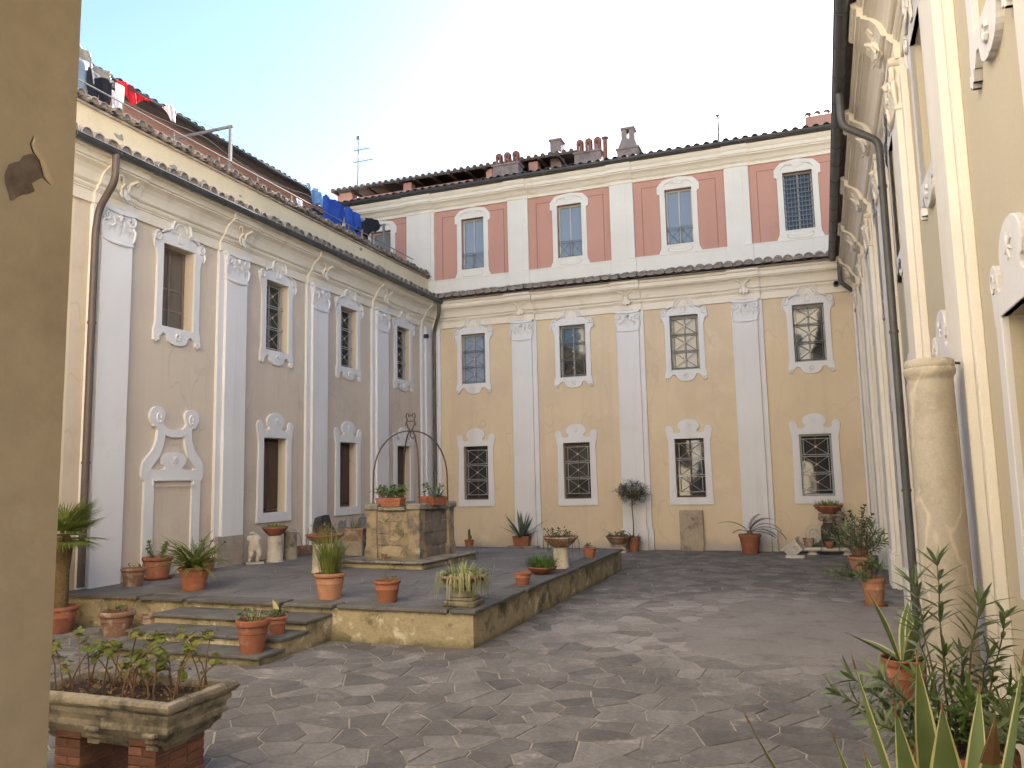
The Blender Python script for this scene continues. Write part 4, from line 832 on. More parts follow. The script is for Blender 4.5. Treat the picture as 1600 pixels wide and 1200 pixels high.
for x0, x1, y0, y1 in ((-.325, .325, -.74, -.42), (-.325, .325, .46, .78), (-.64, -.34, -.405, .445), (.34, .64, -.405, .445)): MB().box(x0, x1, y0, y1, 1.09, 1.17).obj('rim_slab', 'wellcap', wl, bevel=.02)
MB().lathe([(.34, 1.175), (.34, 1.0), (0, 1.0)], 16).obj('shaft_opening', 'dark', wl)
b = MB(); AP = 2.72
for sx in (-1, 1):
    for sy in (-1, 1):
        p0 = Vector((sx * .55, sy * .58 + .02, 1.2)); pts_ = [p0, p0 + Vector((-sx * .01, 0, .55))]
        for k in range(1, 11): t = k / 10 * math.pi / 2; pts_.append(Vector((p0.x * .98 * math.cos(t) ** .9 if k < 10 else 0, (p0.y - .02) * math.cos(t) ** .9 + .02 if k < 10 else .02, 1.75 + (AP - 1.75) * math.sin(t))))
        b.tube(pts_, .0155, 6)
b.obj('iron_hoops', 'iron', wl, smooth=50)
b = MB(); z = AP
for s in (-1, 1):
    b.tube([(0, .02, z - .03), (s * .07, .02, z + .08), (s * .10, .02, z + .17), (s * .085, .02, z + .25), (s * .115, .02, z + .31), (s * .09, .02, z + .37), (s * .045, .02, z + .355), (s * .05, .02, z + .30), (0, .02, z + .33)], .014, 6)
    b.tube([(s * .10, .02, z + .17), (s * .13, .02, z + .15), (s * .12, .02, z + .11)], .01, 5)
b.tube([(-.09, .02, z + .20), (.09, .02, z + .20)], .011, 5); b.tube([(0, .02, z), (0, .02, z - .12), (.05, .02, z - .17), (.09, .02, z - .12)], .011, 6)
b.obj('iron_crest', 'iron', wl, smooth=50)

# ------------------------------------------------------------------ pots and plants
def pot(root, r, h, mat='terra', soil=True, top=1.0, z=0.0, rim=.16, name='pot', saucer=False):
    """flowerpot with rolled rim; r is the outer rim radius"""
    rb = r * .68; zr = h * (1 - rim); b = MB()
    q = lambda zz: rb + (r * .90 - rb) * (zz / zr)
    b.lathe([(0, z), (rb, z), (q(h * .3), z + h * .3), (q(h * .58), z + h * .58), (q(h * .60) + .008, z + h * .595), (q(h * .63) + .004, z + h * .63), (q(zr), z + zr), (r * .975, z + zr + .006), (r, z + zr + h * .04), (r, z + h - .012), (r * .975, z + h), (r * .90, z + h), (r * .86, z + h - .02), (r * .84, z + h * .86), (0, z + h * .86)], 28)
    o = b.obj(name, mat, root, smooth=40)
    if soil: b = MB(); b.lathe([(r * .85, z + h * .865), (r * .6, z + h * .89), (r * .3, z + h * .905), (0, z + h * .91)], 14, wob=.05); b.obj('soil', 'soil', root, smooth=60)
    if saucer: MB().lathe([(0, z + .001), (r * .9, z + .001), (r * 1.02, z + .04), (r * .98, z + .04), (r * .86, z + .015), (0, z + .015)], 24).obj('saucer', mat, root, smooth=40)
    return o
def bowl(root, r, h, z, mat='terra'):
    b = MB(); b.lathe([(0, z), (r * .42, z), (r * .45, z + .01), (r * .70, z + h * .30), (r * .90, z + h * .68), (r * .96, z + h * .82), (r * 1.0, z + h * .84), (r * 1.01, z + h * .97), (r * .99, z + h), (r * .92, z + h), (r * .88, z + h * .9), (0, z + h * .85)], 30); b.obj('bowl', mat, root, smooth=40)
    MB().lathe([(r * .9, z + h * .86), (r * .5, z + h * .93), (0, z + h * .97)], 14, wob=.04).obj('soil', 'soil', root, smooth=60)
def box_planter(root, l, w_, h, z, mat='terra', bars=True):
    b = MB(); t = .02
    def ring(s, zz): return [(-l / 2 * s, -w_ / 2 * s, zz), (l / 2 * s, -w_ / 2 * s, zz), (l / 2 * s, w_ / 2 * s, zz), (-l / 2 * s, w_ / 2 * s, zz)]
    lv = [ring(.88, z), ring(.98, z + h * .82), ring(1.04, z + h * .82), ring(1.04, z + h), ring(.94, z + h), ring(.92, z + h * .85)]
    b.add([p for r_ in lv for p in r_], [(4 * k + i, 4 * k + (i + 1) % 4, 4 * k + 4 + (i + 1) % 4, 4 * k + 4 + i) for k in range(5) for i in range(4)] + [(3, 2, 1, 0), (20, 21, 22, 23)])
    if bars:
        for k in range(3): zz = z + h * (.2 + .2 * k); s = .90 + .025 * k; b.box(-l / 2 * s - .006, l / 2 * s + .006, -w_ / 2 * s - .006, w_ / 2 * s + .006, zz, zz + .012)
    b.obj('planter', mat, root, bevel=.004); MB().box(-l * .45, l * .45, -w_ * .44, w_ * .44, z + h * .8, z + h * .87).obj('soil', 'soil', root)
def blades(n, r0, L_, spread, wd, droop, z, seed, segs=6, lw=.5, upb=.3):
    """grass-like tuft"""
    r = random.Random(seed); b = MB()
    for _ in range(n):
        a = r.uniform(0, 2 * math.pi); rr = r0 * math.sqrt(r.random()); l = L_ * r.uniform(lw, 1.1); tilt = spread * r.uniform(.1, 1) ; d = Vector((math.cos(a), math.sin(a), 0)); side = Vector((-d.y, d.x, 0)); p = Vector((rr * math.cos(a + r.uniform(-.6, .6)), rr * math.sin(a + r.uniform(-.6, .6)), z)); pts_ = [p.copy()]; th = tilt * upb; st = l / segs
        for k in range(segs): th += droop * r.uniform(.5, 1.4) * tilt / segs * (k + 1) / segs * 2; p = p + (d * math.sin(th) + Vector((0, 0, math.cos(th)))) * st; pts_.append(p.copy())
        w_ = wd * r.uniform(.7, 1.2); b.strip(pts_, [w_ * (1 - (k / segs) ** 2 * .92) for k in range(segs + 1)], side, fold=.35)
    return b
def leafblob(b, p, L_, wd, d, up, n=3, m=0):
    """one small pointed leaf, folded and bent"""
    d = Vector(d).normalized(); side = d.cross(Vector(up)); side = side.normalized() if side.length > 1e-4 else Vector((1, 0, 0)); nn = side.cross(d)
    pts_ = [Vector(p) + d * (L_ * t) - nn * (L_ * .22 * t * t) for t in (0, .25, .55, .82, 1.0)]
    b.strip(pts_, [wd * .2, wd * .85, wd, wd * .55, .001], side, fold=.3, up=nn, m=m)
def disc_leaf(b, p, r, nrm, rng, m=0):
    nrm = Vector(nrm).normalized(); u = nrm.orthogonal().normalized(); v = nrm.cross(u); a0 = rng.uniform(0, 6.28); n = 9
    vs_ = [Vector(p)] + [Vector(p) + (u * math.cos(a0 + 5.7 * k / (n - 1)) + v * math.sin(a0 + 5.7 * k / (n - 1))) * r * (.88 + .16 * (k % 2)) + nrm * r * (.18 + rng.uniform(-.12, .12)) for k in range(n)]
    b.add(vs_, [(0, k, k + 1) for k in range(1, n)], m)
def rosette(root, n, L_, wd, z, mats, seed, lo=.15, hi=1.25, curl=.5, edge=None, rough=.15, name='leaf', base=.05, fold=.35, vary=.25):
    """agave: every stiff leaf its own part"""
    r = random.Random(seed)
    for k in range(n):
        a = 2.39996 * k + r.uniform(-.15, .15); t = k / max(1, n - 1); el = hi + (lo - hi) * t ** .8 + r.uniform(-.1, .1); l = L_ * r.uniform(1 - vary, 1.0) * (.75 + .25 * math.sin(math.pi * min(1, t + .25)))
        d = Vector((math.cos(a), math.sin(a), 0)); side = Vector((-d.y, d.x, 0)); p = Vector((d.x * base, d.y * base, z)); th = el; pts_ = [p.copy()]; N = 8; cu = curl * r.uniform(-.4, 1.2) * (1.2 - el / 1.6)
        for j in range(N): p = p + (d * math.cos(th) + Vector((0, 0, math.sin(th)))) * (l / N); th -= cu / N; pts_.append(p.copy())
        prof_ = (.55, .72, .88, .98, 1.0, .9, .68, .38, .02); b = MB(); up = side.cross(Vector((d.x * math.cos(el), d.y * math.cos(el), math.sin(el)))) * -1
        b.strip(pts_, [wd * q for q in prof_], side, fold=fold, up=up, edge=edge); 
        tip = pts_[-1]; b.tube([tip - (tip - pts_[-2]) * .25, tip + (tip - pts_[-2]) * .35], [.006, .001], 4, m=2)
        b.obj(name, mats + [ 'grbrown'] if len(mats) == 2 else [mats[0], mats[0], 'grbrown'], root, recalc=False, smooth=60)
def oleander(root, stems, z, seed, mat='gr2', leaf=(.12, .020), whorl=3, stemmat='stem', density=9, name='foliage', droop=.2, bare=.35):
    """shrub of upright stems: list of (dx, dy, height, lean_x, lean_y)"""
    r = random.Random(seed); sb = MB(); lb = MB()
    for dx, dy, h, lx, ly in stems:
        pts_ = []; N = 8
        for k in range(N + 1): t = k / N; pts_.append(Vector((dx + lx * t ** 1.5 + r.uniform(-.01, .01), dy + ly * t ** 1.5 + r.uniform(-.01, .01), z + h * (t - .12 * droop * t * t))))
        sb = MB(); sb.tube(pts_, [.009 * (1 - .6 * k / N) for k in range(N + 1)], 5); sb.obj('stem', stemmat, root, recalc=False, smooth=60)
        for k in range(density):
            t = bare + (1 - bare) * (k + 1) / density; i = min(N - 1, int(t * N)); p = pts_[i].lerp(pts_[i + 1], t * N - i); ax = (pts_[min(N, i + 1)] - pts_[i]).normalized(); a0 = r.uniform(0, 6.28)
            for q in range(whorl + (3 if k == density - 1 else 0)):
                a = a0 + 2 * math.pi * q / (whorl + (3 if k == density - 1 else 0)); u = ax.orthogonal().normalized(); v = ax.cross(u); rad = u * math.cos(a) + v * math.sin(a); el = r.uniform(.25, .9) if k < density - 1 else r.uniform(.7, 1.3)
                leafblob(lb, p, leaf[0] * r.uniform(.7, 1.15), leaf[1] * r.uniform(.8, 1.2), rad * math.cos(el) + ax * math.sin(el), ax)
    return stuff(lb.obj(name, mat, root, recalc=False, smooth=60))
def geranium(root, n, rx, ry, z, hmax, seed, r_leaf=.03, dens=9, mat='grger', stemmat='stemred'):
    r = random.Random(seed); sb = MB(); lb = MB()
    for _ in range(n):
        x, y = r.uniform(-rx, rx), r.uniform(-ry, ry); h = hmax * r.uniform(.35, 1.0); lx, ly = r.uniform(-.75, .75) * h, r.uniform(-.5, .5) * h; pts_ = [Vector((x + lx * t * t + r.uniform(-.008, .008), y + ly * t * t, z + h * t)) for t in (0, .25, .5, .75, 1)]
        sb.tube(pts_, [.007, .006, .006, .005, .004], 5); tip = pts_[-1]
        for k in range(dens):
            d = Vector((r.uniform(-1, 1), r.uniform(-1, 1), r.uniform(-.5, .9))); p = tip + d * r_leaf * 1.9; sb.tube([tip - Vector((0, 0, .01)), p], .0018, 3); disc_leaf(lb, p, r_leaf * r.uniform(.55, 1.15), Vector((d.x * .6, d.y * .6, .8 + r.uniform(-.4, .3))), r)
        if r.random() < .6:
            p = pts_[2]; disc_leaf(lb, p + Vector((r.uniform(-.05, .05), r.uniform(-.05, .05), .01)), r_leaf * .8, (r.uniform(-.5, .5), r.uniform(-.5, .5), 1), r)
    stuff(sb.obj('stems', stemmat, root, recalc=False, smooth=60)); return stuff(lb.obj('foliage', mat, root, recalc=False))
def trailing(root, n, r0, z, length, seed, mat, leaf=(.10, .012), up=.08):
    r = random.Random(seed); b = MB()
    for _ in range(n):
        a = r.uniform(0, 6.28); d = Vector((math.cos(a), math.sin(a), 0)); side = Vector((-d.y, d.x, 0)); L_ = length * r.uniform(.3, 1.0); p = d * r0 * r.uniform(.2, .9) + Vector((0, 0, z)); pts_ = [p.copy()]; th = r.uniform(-.1, 1.2)
        rad = 0
        for k in range(8): st = L_ / 8; p = p + (d * max(.12, math.cos(th)) * (1 if rad < 3 else .25) + Vector((0, 0, math.sin(th)))) * st; th = max(-1.45, th - r.uniform(.35, .7)); pts_.append(p.copy()); rad += 1
        b.strip(pts_, [leaf[1] * q for q in (.7, 1, 1, 1, .95, .85, .7, .45, .05)], side, fold=.3)
    return stuff(b.obj('foliage', mat, root, recalc=False, smooth=60))
def frond(b, base, d, L_, arch, nl, ll, lw, r, m=0):
    d = Vector(d).normalized(); hd = Vector((d.x, d.y, 0)); hd = hd.normalized() if hd.length > 1e-3 else Vector((1, 0, 0)); th = math.asin(max(-1, min(1, d.z))); p = Vector(base); pts_ = [p.copy()]; side = Vector((-hd.y, hd.x, 0)); N = 14
    for k in range(N): p = p + (hd * math.cos(th) + Vector((0, 0, math.sin(th)))) * (L_ / N); th -= arch / N; pts_.append(p.copy())
    b.tube(pts_, [.008 * (1 - .8 * k / N) for k in range(N + 1)], 4, m=1)
    for k in range(nl):
        t = .12 + .88 * k / nl; i = min(N - 1, int(t * N)); q = pts_[i].lerp(pts_[i + 1], t * N - i); ax = (pts_[i + 1] - pts_[i]).normalized(); l = ll * (math.sin(math.pi * (.12 + .86 * t)) ** .7)
        for s in (-1, 1): leafblob(b, q, l * r.uniform(.85, 1.1), lw, side * s * .8 + ax * .55 + Vector((0, 0, .22)), (0, 0, 1), m=m)
GT_ = 'potted plants on the terrace'; GW = 'potted plants along the back wall'; GR = 'potted plants along the right wall'; GS = 'potted plants by the steps'

# --- terrace front row
t = thing('potted_plant', 'pale terracotta pot of tall feathery grass standing at the terrace edge', 'potted plant', (4.89, -13.38, TZ), 0, GT_); pot(t, .23, .37, 'terrapale')
b = blades(330, .12, .74, 1.0, .012, 1.0, .31, 21); stuff(b.obj('foliage', 'gr3', t, recalc=False, smooth=60)); b = blades(26, .05, .38, .3, .014, .3, .31, 25); stuff(b.obj('dry_stalks', 'grbrown', t, recalc=False))
t = thing('potted_plant', 'bright terracotta ribbed pot with a few low seedlings and a stick', 'potted plant', (5.89, -13.46, TZ), 0, GT_); pot(t, .19, .30, 'terra')
geranium(t, 9, .1, .1, .26, .10, 5, .018, 4); MB().tube([(.07, 0, .25), (.075, 0, .36)], .006, 5).obj('stick', 'woodbr', t)
t = thing('potted_plant', 'brown bowl of drooping striped spider plant on a worn stone capital', 'potted plant', (7.07, -13.48, TZ), R(3), GT_)
b = MB(); b.box(-.23, .23, -.2, .2, 0, .07); b.box(-.20, .20, -.17, .17, .07, .11); b.lathe([(.17, .11), (.175, .14), (.15, .17), (.17, .20), (.19, .215), (0, .215)], 20); b.obj('stone_capital', 'trough', t, bevel=.015)
bowl(t, .33, .20, .21, 'terraold'); trailing(t, 260, .30, .40, .50, 8, 'grpale', (.1, .016)); b = blades(90, .2, .24, 1.0, .014, 1.4, .38, 9); stuff(b.obj('young_leaves', 'grpale', t, recalc=False, smooth=60))
# --- terrace right edge
t = thing('potted_plant', 'small plain terracotta pot without visible plant on the right terrace edge', 'flowerpot', (7.20, -11.45, TZ), 0, GT_); pot(t, .145, .20, 'terra')
t = thing('potted_plant', 'low wide bowl overgrown with bright green feathery fern', 'potted plant', (7.05, -10.02, TZ), 0, GT_); bowl(t, .27, .13, 0, 'terra'); b = blades(520, .24, .30, 1.2, .010, 1.3, .10, 31, 5); stuff(b.obj('foliage', 'gr1', t, recalc=False, smooth=60))
t = thing('potted_plant', 'terracotta bowl of trailing succulents on a pale column drum', 'potted plant', (7.12, -9.08, TZ), 0, GT_)
MB().lathe([(.16, 0), (.158, .03), (.142, .05), (.142, .36), (.15, .38), (0, .385)], 22).obj('column_drum', 'marble', t, smooth=40); bowl(t, .33, .20, .385, 'terraold')
trailing(t, 40, .30, .57, .62, 12, 'gr4', (.1, .018)); geranium(t, 12, .24, .24, .56, .16, 13, .028, 5, 'gr4', 'stem')
t = thing('potted_plant', 'small terracotta pot with a low creeping plant near the far terrace corner', 'potted plant', (7.16, -7.15, TZ), 0, GT_); pot(t, .15, .21, 'terra'); geranium(t, 7, .1, .1, .18, .09, 14, .02, 4, 'gr4')
# --- terrace left part
t = thing('potted_plant', 'large terracotta pot holding a lush sword fern by the steps', 'potted plant', (2.06, -13.0, TZ), 0, GT_); pot(t, .255, .36, 'terra')
r = random.Random(5); b = MB()
for k in range(95):
    a = r.uniform(0, 6.28); el = r.uniform(.3, 1.5); frond(b, (r.uniform(-.08, .08), r.uniform(-.08, .08), .31), (math.cos(a) * math.cos(el), math.sin(a) * math.cos(el), math.sin(el)), r.uniform(.5, .80), r.uniform(.6, 1.5), 24, .060, .016, r)
stuff(b.obj('foliage', ['grfern', 'grfern'], t, recalc=False, smooth=60))
t = thing('potted_plant', 'old flaking terracotta pot with whitish crust at the terrace corner', 'flowerpot', (.62, -12.85, TZ), 0, GT_); pot(t, .21, .30, 'terraold'); geranium(t, 6, .12, .12, .26, .10, 15, .016, 3, 'grbrown', 'stem')
t = thing('potted_plant', 'big red terracotta pot on a saucer before the blind doorway', 'potted plant', (.31, -12.0, TZ), 0, GT_); pot(t, .27, .40, 'terra', saucer=True); oleander(t, [(-.12, 0, .30, -.1, 0), (.05, .05, .26, .1, .0), (.12, -.06, .22, .12, -.05), (-.02, -.1, .2, -.02, -.1), (0, .1, .28, 0, .1)], .34, 3, 'gr1', (.07, .032), 3, density=7, bare=.2)
t = thing('potted_plant', 'small terracotta pot half hidden behind the sword fern', 'potted plant', (.42, -10.85, TZ), 0, GT_); pot(t, .17, .25, 'terra'); oleander(t, [(0, 0, .38, .1, 0), (.05, .05, .34, .22, .1), (-.05, .02, .36, -.15, .05)], .2, 4, 'gr4', (.09, .022), 2, density=8)
st = thing('statue', 'small broken marble statue of legs and torso leaning by the left wall', 'statue', (.42, -9.42, TZ), R(40)); st.scale = (1.05, 1.05, .92)
me = bpy.data.meshes.new('torso'); 
sv = [(0, 0, .36), (.02, -.01, .46), (.01, .0, .56), (-.04, .0, .65), (-.06, .0, .72), (.07, -.02, .30), (.10, -.06, .19), (.05, -.05, .08), (.06, -.09, .02), (-.07, .02, .30), (-.06, -.03, .18), (-.09, .03, .08), (-.10, -.02, .02), (.10, -.03, .56), (.13, -.06, .49), (-.10, -.02, .57), (-.12, -.03, .49)]
se = [(0, 1), (1, 2), (2, 3), (3, 4), (0, 5), (5, 6), (6, 7), (7, 8), (0, 9), (9, 10), (10, 11), (11, 12), (2, 13), (13, 14), (2, 15), (15, 16)]
sr = [.10, .105, .11, .075, .035, .078, .062, .045, .035, .075, .06, .042, .035, .055, .035, .055, .035]
me.from_pydata(sv, se, []); me.materials.append(MT['marble']); o = put(me, 'body', st, (0, 0, .02)); sk = o.modifiers.new('skin', 'SKIN'); sk.use_smooth_shade = True
for i, v in enumerate(me.skin_vertices[0].data if me.skin_vertices else []): v.radius = (sr[i], sr[i]); v.use_root = (i == 0)
if not me.skin_vertices:
    bm = bmesh.new(); bm.from_mesh(me); ly = bm.verts.layers.skin.verify()
    for i, v in enumerate(bm.verts): v[ly].radius = (sr[i], sr[i]); v[ly].use_root = (i == 0)
    bm.to_mesh(me); bm.free()
sd = o.modifiers.new('sub', 'SUBSURF'); sd.levels = 2; sd.render_levels = 2
b = MB(); b.box(-.16, .18, -.14, .12, -.005, .035); b.obj('base', 'marble', st, bevel=.01)
t = thing('potted_plant', 'round terracotta bowl of low moss on a short fluted column stump', 'potted plant', (.62, -9.0, TZ), 0, GT_); MB().lathe([(.19, 0), (.17, .06), (.16, .30), (.165, .55), (0, .56)], 18, wob=.03).obj('column_stump', 'marble', t, smooth=40); bowl(t, .27, .19, .555, 'terra'); b = blades(220, .22, .13, 1.0, .009, 1.0, .71, 33, 4); stuff(b.obj('foliage', 'gr3', t, recalc=False))
o = MB().lathe([(.17, 0), (.15, .05), (.14, .50), (.15, .60), (.10, .64), (0, .64)], 14, (.62, -8.45), wob=.05).obj('column_fragment', 'trough', loc=(0, 0, TZ), smooth=40); tag(o, 'dark grey column fragment standing behind the mossy bowl on its stump', 'column fragment')
t = thing('potted_plant', 'small dark red planter with bare twigs at the foot of the left wall', 'potted plant', (.42, -7.6, TZ), R(90), GT_); box_planter(t, .36, .22, .22, 0, 'terraold', False); oleander(t, [(-.1, 0, .35, -.1, .02), (.05, 0, .40, .05, 0), (.12, .02, .30, .14, 0)], .16, 6, 'gr4', (.05, .014), 2, density=4)
t = thing('potted_plant', 'wide terracotta bowl on a tall pale column drum in front of the dark stone', 'potted plant', (2.85, -10.45, TZ), 0, GT_); MB().lathe([(.25, 0), (.235, .04), (.22, .48), (.235, .53), (0, .54)], 22, wob=.015).obj('column_drum', 'marble', t, smooth=40); bowl(t, .36, .17, .535, 'terra'); b = blades(80, .2, .26, 1.0, .010, .8, .66, 35); stuff(b.obj('foliage', 'grbrown', t, recalc=False)); geranium(t, 8, .2, .2, .66, .22, 36, .02, 4, 'gr3')
t = thing('potted_plant', 'square red planter with a thin weed, just right of the wide bowl', 'potted plant', (1.75, -7.55, TZ), R(8), GT_); box_planter(t, .50, .34, .28, .35, 'terraold', False); MB().box(-.22, .22, -.15, .15, 0, .35).obj('stone_block', 'trough', t, bevel=.02); b = blades(34, .14, .36, .9, .012, .8, .58, 37); stuff(b.obj('foliage', 'gr4', t, recalc=False))
b = MB(); r = random.Random(2)
n = 12; ring = [(.34 * r.uniform(.75, 1.1) * math.cos(2 * math.pi * k / n), .42 + .52 * r.uniform(.8, 1.1) * math.sin(2 * math.pi * k / n)) for k in range(n)]
b.plate([(x, max(0, z)) for x, z in ring], -.10, .12); tag(b.obj('lava_stone', 'lava', None, (.42, -6.65, TZ), (R(-12), 0, R(90)), bevel=.05), 'jagged dark lava stone leaning on the left wall behind the bowls', 'stone')
t = thing('potted_plant', 'tiny terracotta pot on the step of the well', 'flowerpot', (3.66, -9.62, TZ + .155), 0, GT_); pot(t, .06, .11, 'terraold')
# --- boxes on the well rim
t = thing('flower_box', 'ribbed terracotta window box of green geraniums on the near rim of the well', 'planter', (3.72, -9.38, 1.675), R(-4), 'planters on the well rim'); box_planter(t, .50, .20, .17, 0); geranium(t, 15, .26, .07, .13, .24, 41, .042, 8, 'gr1')
t = thing('flower_box', 'ribbed terracotta box holding a spiky blue green yucca on the well rim', 'planter', (4.42, -8.80, 1.675), R(70), 'planters on the well rim'); box_planter(t, .42, .20, .17, 0); rosette(t, 34, .32, .028, .15, ['grglau'], 42, .05, 1.4, .2, base=.02)
t = thing('flower_box', 'small terracotta box with one upright leafy plant on the far rim of the well', 'planter', (3.98, -8.15, 1.675), R(-4), 'planters on the well rim'); box_planter(t, .55, .2, .17, 0); geranium(t, 7, .2, .06, .13, .26, 43, .035, 7, 'gr1')
t = thing('flower_box', 'pale terracotta planter at the left side rim of the well', 'planter', (3.22, -8.75, 1.675), R(86), 'planters on the well rim'); box_planter(t, .5, .2, .16, 0, 'terrapale'); geranium(t, 12, .22, .07, .12, .20, 44, .04, 7, 'gr1')
# --- around the steps
t = thing('potted_plant', 'weathered terracotta pot of dry stalks on the ground left of the steps', 'potted plant', (1.80, -14.28, 0), 0, GS); pot(t, .255, .36, 'terraold', rim=.22); b = blades(70, .16, .30, .9, .008, .5, .3, 51); stuff(b.obj('dry_stalks', 'grbrown', t, recalc=False)); geranium(t, 7, .16, .16, .3, .14, 52, .026, 4, 'gr1')
t = thing('potted_plant', 'small empty terracotta pot between the big pot and the steps', 'flowerpot', (2.30, -14.12, 0), 0, GS); pot(t, .155, .30, 'terraold'); b = blades(8, .06, .25, .6, .006, .5, .26, 53); stuff(b.obj('dry_stalks', 'grbrown', t, recalc=False))
t = thing('potted_plant', 'terracotta pot with leafy weeds on the lowest step at its right end', 'potted plant', (4.98, -15.21, .125), 0, GS); pot(t, .205, .40, 'terra', rim=.2); geranium(t, 11, .13, .13, .34, .14, 54, .026, 5, 'gr1'); b = blades(14, .1, .2, 1, .01, 1, .34, 55); stuff(b.obj('young_shoots', 'gryel', t, recalc=False))
t = thing('potted_plant', 'smaller terracotta pot with one broad yellowish leaf on the middle step', 'potted plant', (4.97, -14.72, .25), 0, GS); pot(t, .135, .23, 'terra'); b = MB(); leafblob(b, (0, 0, .19), .26, .09, (-.1, 0, 1), (0, 1, 0)); b.obj('leaf', 'gryel', t, recalc=False, smooth=60); geranium(t, 6, .08, .08, .2, .12, 56, .032, 4, 'gr2')
t = thing('potted_palm', 'fan palm with a shaggy trunk in a terracotta pot, half hidden by the pier', 'potted palm', (.72, -14.35, 0), 0, GS); pot(t, .27, .40, 'terra')
MB().lathe([(.10, .35), (.11, .5), (.12, .9), (.14, 1.32), (.10, 1.45), (0, 1.45)], 14, wob=.08).obj('trunk', 'trunk', t, smooth=50)
r = random.Random(61)
for k in range(26):
    a = r.uniform(0, 6.28) if k > 12 else r.uniform(-1.0, .9); el = r.uniform(-.45, 1.2); d = Vector((math.cos(a) * math.cos(el), math.sin(a) * math.cos(el), math.sin(el))); pl = r.uniform(.22, .42); c = Vector((0, 0, 1.42)) + d * pl; b = MB(); b.tube([(0, 0, 1.4), c], .009, 5, m=1); side = d.cross(Vector((0, 0, 1))).normalized(); up = side.cross(d)
    for q in range(26):
        ph = -1.9 + 3.8 * q / 25; dd = d * math.cos(ph) + side * math.sin(ph); leafblob(b, c, .38 * (1 - .12 * abs(ph)) * r.uniform(.9, 1.08), .020, dd + up * .12, up)
    b.obj('fan_leaf', ['grfern', 'gr3'], t, recalc=False, smooth=60)
# --- stone trough on brick piers
tr = thing('stone_trough', 'moulded stone trough on brick piers with leggy geraniums in the near left foreground', 'trough', (6.66, -18.78, 0), R(0))
TW, TD, TT, TBt = .71, .33, .725, .345
b = MB(); lv = []
prof_ = [(-.17, TBt), (-.15, TBt + .03), (-.11, TBt + .05), (-.10, TBt + .08), (-.062, TBt + .11), (-.05, TBt + .15), (-.028, TBt + .155), (-.026, TBt + .19), (-.04, TBt + .20), (-.03, TBt + .245), (-.008, TBt + .25), (-.004, TBt + .285), (-.016, TBt + .292), (.012, TBt + .302), (.03, TBt + .322), (.034, TBt + .345), (.024, TT - .012), (-.02, TT), (-.055, TT - .012), (-.07, TT - .05), (-.075, TT - .10)]
N = len(prof_); SEG = 7
ring = []
for s in range(4):
    for k in range(SEG): ring.append((s, k / SEG))
nr = len(ring); vs_ = []
for e, z in prof_:
    for s, u in ring:
        X, Y = TW + e, TD + e
        p = [(-X + 2 * X * u, -Y), (X, -Y + 2 * Y * u), (X - 2 * X * u, Y), (-X, Y - 2 * Y * u)][s]
        vs_.append((p[0] + rnd.uniform(-.004, .004), p[1] + rnd.uniform(-.004, .004), z + rnd.uniform(-.004, .004)))
b.add(vs_, [(i * nr + k, i * nr + (k + 1) % nr, (i + 1) * nr + (k + 1) % nr, (i + 1) * nr + k) for i in range(N - 1) for k in range(nr)] + [tuple(range(nr - 1, -1, -1))])
b.obj('basin', 'trough', tr, smooth=38)
for x in (-.42, .05, .58):
    for k in range(3): MB().box(x - .055, x + .055, -TD - (.04, .06, .09)[k] + .045, -TD - .0, TBt + .055 + k * .045, TBt + .085 + k * .045).obj('carved_bracket', 'trough', tr, bevel=.008)
b = MB(); b.add([(-TW + .07 + 2 * (TW - .07) * i / 12, -TD + .07 + 2 * (TD - .07) * j / 8, TT - .07 + rnd.uniform(-.012, .015)) for j in range(9) for i in range(13)], [(j * 13 + i, j * 13 + i + 1, (j + 1) * 13 + i + 1, (j + 1) * 13 + i) for j in range(8) for i in range(12)]); b.obj('soil', 'soil', tr, smooth=60, recalc=False)
for px_ in (-.30, .40):
    core = MB().box(px_ - .115, px_ + .115, -.22, .24, -.01, TBt + .001).obj('brick_pier', 'brickmort', tr)
    for c in range(7):
        z = .002 + c * .063
        for i in range(2):
            if c % 2: MB().box(px_ - .125 + i * .127, px_ - .125 + i * .127 + .120, -.235, -.115, z, z + .055).obj('brick', 'brick', tr, bevel=.004)
            elif i == 0: MB().box(px_ - .125, px_ + .122, -.235, -.115, z, z + .055).obj('brick', 'brick', tr, bevel=.004)
        for i in range(2):
            y = -.107 + i * .18; MB().box(px_ + .012, px_ + .125, y, y + .17, z, z + .055).obj('brick', 'brick', tr, bevel=.004)
r = random.Random(70)
t = thing('geranium', 'straggly geranium plants with yellowing leaves growing in the stone trough', 'plant', (6.66, -18.78, TT - .07), 0); geranium(t, 40, .60, .24, -.005, .42, 71, .029, 12); b = MB()
for k in range(260):
    x, y = r.uniform(-.6, .6), r.uniform(-.24, .24); disc_leaf(b, (x, y, .012 + r.uniform(0, .02)), r.uniform(.006, .02), (r.uniform(-1, 1), r.uniform(-1, 1), 1), r)
stuff(b.obj('fallen_leaves', 'grbrown', t, recalc=False))
